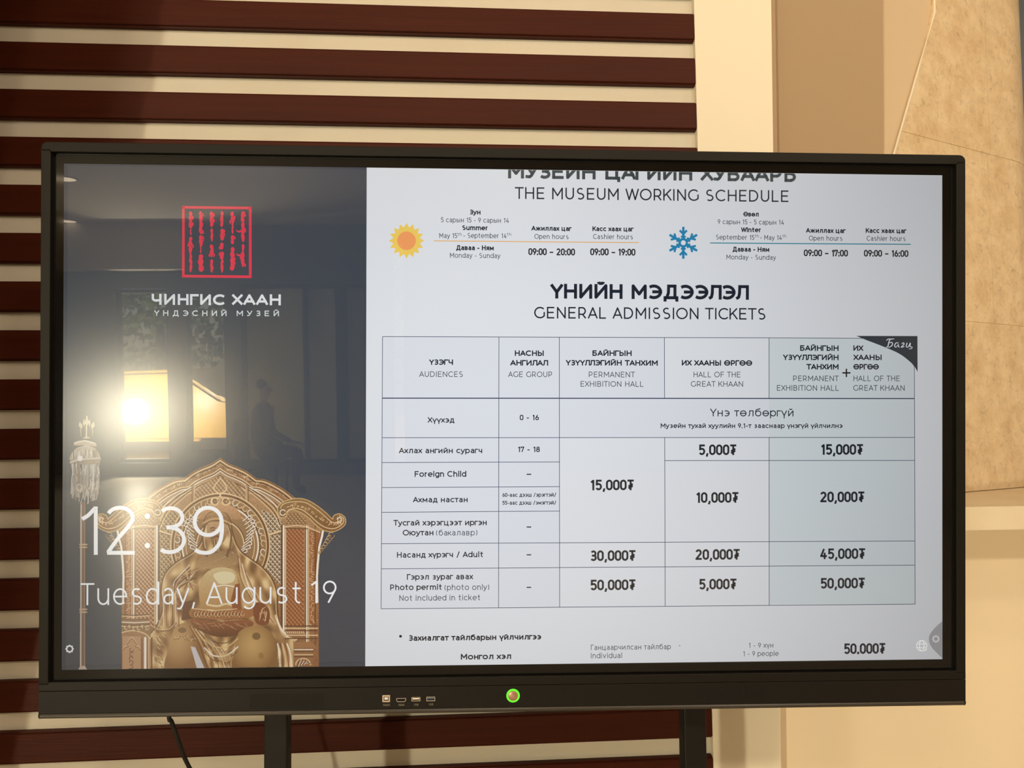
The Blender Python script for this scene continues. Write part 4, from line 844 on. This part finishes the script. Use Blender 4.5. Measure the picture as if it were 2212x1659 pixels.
# table rules
rules = []
def rule(x0, y0, x1, y1, w_=1.3, col_=(70, 78, 104), name='table_rule', layer=3):
    a, b = Vector(D(x0, y0)), Vector(D(x1, y1)); d = (b-a).normalized(); nn = Vector((-d.y, d.x))*w_*0.000376
    bm = bmesh.new(); y = -0.00012*layer-0.0002; vs = [bm.verts.new((p.x, y, p.y)) for p in (a-nn, b-nn, b+nn, a+nn)]
    bm.faces.new(vs); bmesh.ops.recalc_face_normals(bm, faces=bm.faces[:])
    if bm.faces[0].normal.y > 0: bmesh.ops.reverse_faces(bm, faces=bm.faces[:])
    return obj(name, bm, em(*col_), screen)
CX = lambda k, y: (lambda a, b: a+(b-a)*(y-728)/584)(*[(826.4, 823.4), (1077.8, 1077), (1208.3, 1208.9), (1435.1, 1436.6), (1661.1, 1661.4), (1974.5, 1976.4)][k])
def hr(k0, k1, yl, yr, w_=1.3):
    rule(CX(k0, yl), yl, CX(k1, yr), yr, w_)
def vr(k, y0, y1): rule(CX(k, y0), y0, CX(k, y1), y1)
hr(0, 4, 727.2, 729.8); rule(1661.1, 729.8, 1862, 731); hr(0, 5, 860, 861, 2.4); hr(0, 5, 945.4, 944.8); hr(0, 2, 999.2, 997.8); hr(3, 5, 995, 994.6); hr(0, 2, 1053.2, 1051); hr(0, 2, 1106.6, 1103.8)
hr(0, 5, 1174.4, 1168.3); hr(0, 5, 1228.6, 1220.6); hr(0, 5, 1314.9, 1304.8)
vr(0, 727, 1315); vr(1, 728, 1313); vr(2, 728, 1311); vr(3, 729, 860); vr(3, 945, 1309); vr(4, 730, 860); vr(4, 945, 1307); vr(5, 790, 1305)
for (y0, y1, k0, k1) in ((861, 945, 0, 1), ):
    pass
CB = (206, 213, 226)      # faintly blue cell tint
for k0, k1, y0, y1 in ((0, 2, 728, 1314), (2, 3, 729, 945), (3, 4, 862, 945), (4, 5, 731, 1305)):
    bm = bmesh.new(); y = -0.00012*2-0.0002
    vs = [bm.verts.new((D(CX(k, q), q)[0], y, D(CX(k, q), q)[1])) for k, q in ((k0, y1), (k1, y1), (k1, y0), (k0, y0))]; bm.faces.new(vs)
    obj('table_cell', bm, em(219, 223, 231) if k0 < 4 else em(211, 220, 224), screen)
for y in (1024.5, 1138.3, 1198.4, 1268.6): rule(1137.6, y, 1147.4, y, 2.4, CHAR)
rule(937, 520.4, 1379.6, 524.3, 1.8, (232, 174, 96)); rule(1533.8, 525, 1967, 528, 2.2, (52, 138, 160))
rule(1819.3, 805.5, 1836.8, 805.5, 3.2, (34, 30, 36)); rule(1828, 796.5, 1828, 814.5, 3.2, (34, 30, 36)); rule(1467, 1394.6, 1469, 1394.6, 2, GREY)
rule(1268, 1433.8, 1945, 1425.5, 1.6, (20, 30, 34))
def shape(name, px, m, layer, **kw):
    bm = bmesh.new(); y = -0.00012*layer-0.0002; f = bm.faces.new([bm.verts.new((D(a, b)[0], y, D(a, b)[1])) for a, b in px])
    bm.normal_update()
    if f.normal.y > 0: bmesh.ops.reverse_faces(bm, faces=bm.faces[:])
    bmesh.ops.triangulate(bm, faces=bm.faces[:]); return obj(name, bm, m, screen, **kw)
cvp = cat([(1974.6, 792), (1966, 782), (1942, 764), (1906, 748), (1872, 735), (1849, 725.6)], 5)
shape('corner_flag', [(1849, 725.6), (1981.3, 726), (1981.6, 803), (1976, 793)]+[tuple(q) for q in cvp[:-1]], em(44, 56, 66), 4, label='dark curved corner flag on the price table')
def ribbon(name, lines, m, layer=5, **kw):
    "flat strokes of varying width: lines = [[(x, y, width), ...], ...] in photo pixels"
    bm = bmesh.new(); y = -0.00012*layer-0.0002
    for ln in lines:
        c = cat([(a, b) for a, b, _ in ln], 5); ws = np.interp(np.linspace(0, 1, len(c)), np.linspace(0, 1, len(ln)), [q[2] for q in ln])
        P = [Vector(D(*q)) for q in c]; prev = None
        for i, p in enumerate(P):
            d = (P[min(i+1, len(P)-1)]-P[max(i-1, 0)]); d = d.normalized() if d.length > 0 else Vector((1, 0)); nn = Vector((-d.y, d.x))*ws[i]*0.000376
            cur = (bm.verts.new((p.x+nn.x, y, p.y+nn.y)), bm.verts.new((p.x-nn.x, y, p.y-nn.y)))
            if prev: bm.faces.new((prev[0], prev[1], cur[1], cur[0]))
            prev = cur
    bm.normal_update()
    for f in bm.faces:
        if f.normal.y > 0: f.normal_flip()
    return obj(name, bm, m, screen, **kw)
# script lettering on the flag
ribbon('flag_text', [[(1931, 732, 1.4), (1922, 733.5, 2), (1919, 742, 2.4), (1917, 749, 2), (1913.5, 749.5, 1.4)], [(1914, 736, 1.4), (1918, 732.5, 1.8), (1924, 732.5, 1.2)], [(1920, 741, 1.2), (1926, 739.6, 2), (1927, 745, 2.2), (1921, 750, 1.6), (1917, 749, 1)],
 [(1941, 741, 1.2), (1935, 741, 2), (1932, 747, 2.2), (1935, 750, 1.6), (1940, 744, 1.2), (1940.5, 749, 2.2), (1943, 749.5, 1)], [(1947, 743, 1.4), (1951, 740.6, 2), (1952, 744, 2), (1946, 750, 1.6), (1950, 749.3, 1.8), (1953.5, 748.6, 1)],
 [(1959, 740.5, 2.2), (1957, 748, 2), (1961, 749.6, 1.6), (1966, 741, 2.2), (1965, 748.5, 2), (1969.5, 749.5, 1.4), (1968.5, 753, 1.4), (1962.5, 753.6, 1)]], em(232, 236, 238))
# sun and snowflake
cx_, cy_ = 878.3, 520.2
shape('sun_icon', [(cx_+r*math.cos(a), cy_+r*math.sin(a)) for i in range(32) for a, r in ((math.pi*i/16-math.pi/2, 38.5 if i % 2 == 0 else 29),)], em(240, 204, 96), 4, label='yellow sun icon')
shape('sun_disc', [(cx_+20*math.cos(a*math.pi/18), cy_+20*math.sin(a*math.pi/18)) for a in range(36)], em(242, 158, 96), 5)
cx_, cy_ = 1475.8, 524.6; bl = []
for i in range(6):
    a = math.pi*i/3+math.pi/2; u = np.array((math.cos(a), math.sin(a)))
    for s2 in (-1, 1):
        v = np.array((math.cos(a+s2*math.pi/4), math.sin(a+s2*math.pi/4)))
        p = np.array((cx_, cy_))+u*19; q = p+v*11; bl.append([(p[0], p[1], 5), ((p+q)[0]/2, (p+q)[1]/2, 5), (q[0], q[1], 4.6)])
        p = np.array((cx_, cy_))+u*11; v2 = np.array((math.cos(a+s2*math.pi/3), math.sin(a+s2*math.pi/3))); q = p+v2*6; bl.append([(p[0], p[1], 4), (q[0], q[1], 4)])
    bl.append([(cx_+u[0]*6, cy_+u[1]*6, 6), (cx_+u[0]*20, cy_+u[1]*20, 5.6), (cx_+u[0]*34.5, cy_+u[1]*34.5, 5.2)])
bl.append([(cx_+8*math.cos(a), cy_+8*math.sin(a), 5.5) for a in np.linspace(0, 2*math.pi, 14)])
ribbon('snowflake_icon', bl, em(30, 132, 178), label='blue snowflake icon')
# red seal with six columns of vertical script
RED = em(228, 52, 78)
ribbon('seal_frame', [[(394, 448, 5.6), (543.4, 449.6, 5.6)], [(543.6-2.7, 447, 5.6), (541, 600, 5.6)], [(394, 596.6, 5.6), (543.4, 599.6-1.5, 5.6)], [(396.7, 446, 5.6), (396.4, 599, 5.6)]], RED, label='red square seal outline')
r2 = random.Random(11); cols = []
TX = lambda x: 300+x*0.16276
TY = lambda y: 430+y*0.16276
SEG = [(690, [(165, 390, 46), (395, 480, 20), (500, 735, 44), (735, 970, 36)]), (825, [(165, 465, 46), (480, 640, 44), (640, 720, 18), (735, 965, 64)]), (970, [(170, 370, 48), (390, 560, 32), (605, 770, 44), (800, 975, 36)]),
 (1105, [(165, 370, 40), (395, 550, 46), (580, 670, 44), (700, 800, 52), (800, 975, 36)]), (1243, [(170, 350, 46), (350, 460, 26), (480, 600, 44), (640, 950, 54)]), (1382, [(165, 310, 48), (310, 570, 42), (600, 700, 34), (700, 900, 44)])]
for x, segs in SEG:
    for y0, y1, w_ in segs:
        n = max(4, int((y1-y0)/26)); ln = []
        for i in range(n+1):
            t = i/n; ww = w_*(0.62+0.5*abs(math.sin(i*2.1+x))) if 0 < i < n else w_*0.45
            ln.append((TX(x+r2.uniform(-5, 5)), TY(y0+(y1-y0)*t), ww*0.16276))
        cols.append(ln)
        if w_ > 40:
            for _ in range(2 if y1-y0 > 150 else 1):
                yy = r2.uniform(y0+20, y1-30); sd = 1 if x < 1300 else -1; sx = 1 if r2.random() < .8 else -1
                cols.append([(TX(x), TY(yy), 3), (TX(x+sx*24), TY(yy-4), 3), (TX(x+sx*34), TY(yy+14), 2.6), (TX(x+sx*26), TY(yy+34), 2)])
for y in (430, 745): cols.append([(TX(1295), TY(y-18), 1.5), (TX(1320), TY(y+2), 3.4), (TX(1360), TY(y-2), 4), (TX(1382), TY(y-30), 3)])
ribbon('seal_script', cols, RED, label='red vertical script inside the seal')
WH = (226, 229, 232)
text('ЧИНГИС', 328, 487, 658.9, 23.6, 'b', WH, name='museum_name', track=0.05); text('ХААН', 501, 606.8, 659.3, 23.6, 'b', WH, name='museum_name', track=0.05)
text('ҮНДЭСНИЙ', 333.4, 489.6, 682.6, 12, 'm', (214, 222, 222), name='museum_name', track=0.55); text('МУЗЕЙ', 511.6, 602.7, 683, 12, 'm', (214, 222, 222), name='museum_name', track=0.55)
# throne and staff
def picture(name, C, label):
    h, w_ = C.a.shape; idx = -np.ones((h, w_), int); keep = C.a > 0.02
    kk = keep[:-1, :-1] & keep[1:, :-1] & keep[:-1, 1:] & keep[1:, 1:]
    D0 = (ray(0, 0, MS), ray(1, 0, MS)-ray(0, 0, MS), ray(0, 1, MS)-ray(0, 0, MS))
    dx, dy, dz = (D0[0][i]+D0[1][i]*C.X+D0[2][i]*C.Y for i in range(3)); t = -CS.y/dy
    x, z = CS.x+t*dx, CS.z+t*dz
    kk &= (z[:-1, :-1] > sBt+0.0002) & (z[1:, :-1] > sBt+0.0002)
    use = np.zeros((h, w_), bool); use[:-1, :-1] |= kk; use[1:, :-1] |= kk; use[:-1, 1:] |= kk; use[1:, 1:] |= kk
    idx[use] = np.arange(use.sum()); co_ = np.stack([x[use], np.full(use.sum(), -0.00012*3-0.0002), z[use]], 1).astype(np.float32)
    q = np.stack([idx[1:, :-1][kk], idx[1:, 1:][kk], idx[:-1, 1:][kk], idx[:-1, :-1][kk]], 1).astype(np.int32)
    me = bpy.data.meshes.new(name); me.vertices.add(len(co_)); me.vertices.foreach_set('co', co_.ravel())
    me.loops.add(q.size); me.loops.foreach_set('vertex_index', q.ravel()); me.polygons.add(len(q))
    me.polygons.foreach_set('loop_start', np.arange(0, q.size, 4, dtype=np.int32)); me.update(calc_edges=True)
    c = C.c*C.a[..., None]+np.array((66, 76, 90))*(1-C.a[..., None]); c = np.clip(c[use]/255, 0, 1)
    c = np.where(c <= 0.04045, c/12.92, ((c+0.055)/1.055)**2.4)
    at = me.color_attributes.new('Col', 'FLOAT_COLOR', 'POINT'); at.data.foreach_set('color', np.concatenate([c, np.ones((len(c), 1))], 1).astype(np.float32).ravel())
    return obj(name, me, PIC, screen, label=label)
PIC = emis('lit_picture', (1, 1, 1, 1), 0.86, attr=True)
picture('throne_picture', K, 'picture of a golden robed figure seated on a carved golden throne')
picture('staff_picture', T, 'picture of a tall staff with a white horsehair tuft')
quad('slide_edge', sL+0.0062, xm, sBt, sBt+0.0068, em(52, 60, 72), 2, screen)
# clock and date
CK = em(246, 246, 246)
W_ = 8.2
def arcw(cx, cy, rx, ry, a0, a1, n=14): return [(cx+rx*math.cos(math.radians(a)), cy+ry*math.sin(math.radians(a)), W_) for a in np.linspace(a0, a1, n)]
CL = (([[(178, 1121, W_), (190, 1114, W_), (201, 1103, W_), (207.4, 1096, W_)], [(207.6, 1094, W_), (207.6, 1146, W_), (207.6, 1198.2, W_)]], '1'),
  ([arcw(260, 1118, 27.5, 21.5, 205, 382)+[(272, 1144, W_), (254, 1165, W_), (236, 1190, W_)], [(232, 1193.8, W_), (292, 1193.8, W_)], [(236, 1188, W_), (235, 1194, W_)]], '2'),
  ([arcw(369, 1118, 25.5, 20.5, 222, 450, 16)+[(360, 1139.3, W_)], arcw(367, 1166, 31, 26.5, -90, 128, 16)], '3'),
  ([arcw(450, 1126, 29, 29.5, 0, 360, 26), [(479, 1122, W_), (480, 1146, W_), (474, 1174, W_), (456, 1192, W_), (434, 1193, W_), (422, 1187, W_)]], '9'))
for ln, ch in CL: ribbon('clock_digit', ln, CK, layer=6, label='white clock digit '+ch)
for y in (1114.7, 1178): shape('clock_dot', [(319+6*math.cos(a*math.pi/12), y+6*math.sin(a*math.pi/12)) for a in range(24)], CK, 6)
text('Tuesday,', 174.3, 421, 1306, 47.5, 'x', (246, 246, 246), name='date_text', layer=6, label='white lettering reading Tuesday'); text('August', 445.5, 650, 1304, 47.5, 'x', (246, 246, 246), name='date_text', layer=6, label='white lettering reading August')
text('19', 672, 727, 1302.5, 48.5, 'x', (246, 246, 246), name='date_text', layer=6, label='white lettering reading 19')
# screen icons
def gear(cx, cy, r, col_, lay=6):
    a_ = [(cx+rr*math.cos(a), cy+rr*math.sin(a)) for i in range(16) for a, rr in ((math.pi*i/8, r if i % 2 == 0 else r*0.8),)]
    bm = bmesh.new(); y = -0.00012*lay-0.0002; o_ = [bm.verts.new((D(*p)[0], y, D(*p)[1])) for p in a_]
    n_ = [bm.verts.new((D(cx+r*.5*math.cos(math.pi*i/8), cy+r*.5*math.sin(math.pi*i/8))[0], y, D(cx+r*.5*math.cos(math.pi*i/8), cy+r*.5*math.sin(math.pi*i/8))[1])) for i in range(16)]
    for i in range(16): bm.faces.new((o_[i], n_[i], n_[(i+1) % 16], o_[(i+1) % 16]))
    bm.normal_update()
    for f in bm.faces:
        if f.normal.y > 0: f.normal_flip()
    return obj('gear_icon', bm, em(*col_), screen)
gear(151, 1401.3, 9.6, (238, 238, 238))
tb = cat([(2035.4, 1341), (2018, 1357), (2007.5, 1372), (2006.6, 1386), (2013, 1399), (2024, 1411), (2034.6, 1421.5)], 5)
shape('menu_tab', [tuple(q) for q in tb], em(172, 172, 176), 4)
gear(2020.9, 1379.8, 8.6, (232, 232, 234))
gx, gy = 1990.4, 1394.6; c1_ = lambda rx, ry, a0, a1, w_=1.5: [(gx+rx*math.cos(math.radians(a)), gy+ry*math.sin(math.radians(a)), w_) for a in np.linspace(a0, a1, 12)]
ribbon('globe_icon', [c1_(11, 11.4, 60, 330), c1_(11, 11.4, 330, 375), c1_(5, 11.4, 90, 270), c1_(5, 11.4, -90, 20), [(gx-10, gy-4, 1.4), (gx+10, gy-4, 1.4)], [(gx-10, gy+4, 1.4), (gx+1, gy+4, 1.4)],
  [(gx+6.3+4*math.cos(a), gy+6.4+4*math.sin(a), 1.4) for a in np.linspace(0, 6.28, 12)], [(gx+4, gy+4.2, 1.3), (gx+8.6, gy+8.6, 1.3)]], em(255, 254, 250, 1.3), layer=6)

# controls on the lower panel
yf = YF0-0.0002
def disc(bm, px, py, r, y, n=16, off=OF):
    x, z = D(px, py, off); bm.faces.new([bm.verts.new((x-r*math.cos(2*math.pi*i/n), y, z+r*math.sin(2*math.pi*i/n))) for i in range(n)])
for (x0, x1, yl, nr, lb) in ((541, 696.5, 1501, 8, 'left speaker holes'), (1509, 1657, 1486, 8, 'right speaker holes')):
    bm = bmesh.new()
    for r in range(nr):
        for c in range(32):
            px = x0+(x1-x0)*c/31; py = yl+(1530-1501)*(r/(nr-1))*(1.0 if x0 < 900 else 0.94)-0.011*(px-x0)
            disc(bm, px, py, 0.00105, yf-0.00005, 7)
    obj('speaker_grille', bm, M['hole'], disp, kind='stuff', label=lb)
def rim(name, px0, px1, py0, py1, m, wd=1.6, notch=False):
    x0, z1 = D(px0, py0, OF); x1, z0 = D(px1, py1, OF); w_ = wd*0.00075; n = 0.0022 if notch else 0.0003
    q = [(x0+n, z0), (x1-n, z0), (x1, z0+n), (x1, z1), (x0, z1), (x0, z0+n)]; i_ = [(x0+n+w_*.6, z0+w_), (x1-n-w_*.6, z0+w_), (x1-w_, z0+n+w_*.4), (x1-w_, z1-w_), (x0+w_, z1-w_), (x0+w_, z0+n+w_*.4)]
    bm = bmesh.new(); A = [bm.verts.new((a, yf-0.0006, b)) for a, b in q]; Bq = [bm.verts.new((a, yf-0.0006, b)) for a, b in i_]; Cq = [bm.verts.new((a, yf+0.0003, b)) for a, b in q]; Dq = [bm.verts.new((a, yf+0.0003, b)) for a, b in i_]
    for k in range(6):
        j = (k+1) % 6; bm.faces.new((A[k], A[j], Bq[j], Bq[k])); bm.faces.new((Cq[j], A[j], A[k], Cq[k])[::-1]); bm.faces.new((Bq[k], Bq[j], Dq[j], Dq[k]))
    bmesh.ops.recalc_face_normals(bm, faces=bm.faces[:]); o = obj(name, bm, m, disp)
    bm = bmesh.new(); bm.faces.new([bm.verts.new((a, yf-0.0001, b)) for a, b in q]); obj('port_cavity', bm, M['hole'], o); return o
def insert(o, px0, px1, py0, py1, m):
    x0, z1 = D(px0, py0, OF); x1, z0 = D(px1, py1, OF); obj('port_insert', B(x0, x1, yf-0.0005, yf, z0, z1), m, o)
o = rim('touch_port', 826, 842.6, 1501.4, 1516.2, M['metal'], 3.2); insert(o, 830.6, 838, 1506, 1511, M['whiteplastic'])
o = rim('video_port', 856.3, 877, 1508, 1515.8, M['metal'], 1.0, True)
o = rim('usb_port', 889, 908, 1506, 1514.2, M['metal'], 1.2); insert(o, 891.2, 905.8, 1508, 1510.4, M['whiteplastic'])
o = rim('usb_port', 921.2, 940, 1505, 1514, M['metal'], 1.2); insert(o, 923.4, 937.8, 1507.2, 1509.6, M['blueplastic'])
bm = bmesh.new(); disc(bm, 914.5, 1504.6, 0.0010, yf-0.0001, 10); disc(bm, 914.5, 1511, 0.0010, yf-0.0001, 10); obj('indicator_hole', bm, M['hole'], disp)
for s_, a, b, y in (('TOUCH', 827.2, 842, 1525.2), ('HDMI', 861, 873, 1525), ('USB', 894.6, 903.8, 1524.2), ('USB', 926.8, 935.8, 1523.6)):
    text(s_, a, b, y, 4.4, 'r', name='port_legend', parent=disp, y=yf-0.0001, mat_=M['legend'])
def lathe(name, px, py, prof, m, parent, n=36):
    x, z = D(px, py, OF); bm = bmesh.new(); rg = [[bm.verts.new((x+r*math.cos(2*math.pi*i/n), y, z+r*math.sin(2*math.pi*i/n))) for r, y in prof] for i in range(n)]
    for i in range(n):
        for k in range(len(prof)-1): bm.faces.new((rg[i][k], rg[i][k+1], rg[(i+1) % n][k+1], rg[(i+1) % n][k]))
    bmesh.ops.remove_doubles(bm, verts=bm.verts[:], dist=1e-6); bmesh.ops.recalc_face_normals(bm, faces=bm.faces[:]); return obj(name, bm, m, parent, smooth=True)
gm = bpy.data.materials.new('green_ring_light'); gm.use_nodes = True; p_ = gm.node_tree.nodes['Principled BSDF']; p_.inputs['Emission Color'].default_value = (0.11, 1.0, 0.02, 1); p_.inputs['Emission Strength'].default_value = 1.0; p_.inputs['Base Color'].default_value = (0.05, 0.2, 0.02, 1)
pb = lathe('power_button', 1108.3, 1502.6, [(0.0, yf-0.0016), (0.0072, yf-0.0016), (0.0078, yf-0.0012), (0.0078, yf+0.0005)], M['silver'], disp)
lathe('light_ring', 1108.3, 1502.6, [(0.0079, yf-0.0004), (0.0084, yf-0.0012), (0.0104, yf-0.0012), (0.0109, yf-0.0003), (0.0109, yf+0.0004)], gm, pb); pb.children[0]['label'] = 'glowing green ring'
x_, z_ = D(1108.3, 1503, OF)
bm = bmesh.new(); tube(bm, [(x_+0.0024*math.cos(a), yf-0.0017, z_+0.0024*math.sin(a)) for a in np.linspace(math.radians(125), math.radians(415), 14)], 0.00028, 6); tube(bm, [(x_, yf-0.0017, z_+0.0028), (x_, yf-0.0017, z_+0.0002)], 0.00028, 6); obj('power_symbol', bm, M['metal'], pb)

# ------------------------------------------------------------------ stand
std = thing('display_stand', 'black steel two-post rolling stand carrying the display', 'stand', (0, 0, 0))
YS = 1.372
xa0, xa1 = Wp(570, 1600, YS).x, Wp(620.5, 1600, YS).x; xb0, xb1 = Wp(1478.5, 1600, YS).x, Wp(1526.5, 1600, YS).x
for x0, x1 in ((xa0, xa1), (xb0, xb1)):
    obj('post', B(x0, x1, YS, YS+0.036, 0.14, 1.78, bev=0.0025), M['stand'], std)
    obj('foot', B(x0-0.01, x1+0.01, YS-0.42, YS+0.30, 0.09, 0.14, bev=0.004), M['stand'], std)
    for y in (YS-0.39, YS+0.27):
        c = obj('caster', B((x0+x1)/2-0.022, (x0+x1)/2+0.022, y-0.02, y+0.02, 0.06, 0.09), M['stand'], std)
        bm = bmesh.new(); tube(bm, [((x0+x1)/2-0.018, y, 0.035), ((x0+x1)/2+0.018, y, 0.035)], 0.035, 16); obj('wheel', bm, M['rubber'], c)
for z in (0.17, 0.62): obj('crossbar', B(xa1, xb0, YS+0.004, YS+0.03, z, z+0.05, bev=0.002), M['stand'], std)
for z in (1.28, 1.68): obj('mounting_bar', B(xa0, xb1, YS-0.014, YS-0.001, z, z+0.05), M['stand'], std)
# cable hanging from the back of the display
c0 = Wp(365, 1548, 1.36); c1 = Wp(371, 1560, 1.365); c2 = Wp(388, 1607, 1.38); c3 = Wp(410, 1660, 1.41)
pts = [c0+Vector((-0.004, 0.0, 0.06)), c0, c1, c2, c3, c3+Vector((0.05, 0.04, -0.13)), c3+Vector((0.12, 0.08, -0.38)), c3+Vector((0.16, 0.12, -0.72)), Vector((c3.x+0.2, 1.62, 0.012)), Vector((c3.x+0.5, 1.66, 0.008))]
cp = [Vector(q) for q in cat([tuple(p) for p in pts], 7)]
cb = obj('power_cable', tube(bmesh.new(), cp, 0.0036, 12), M['rubber'], smooth=True); cb['label'] = 'black power cable hanging below the left part of the display'; cb['category'] = 'cable'
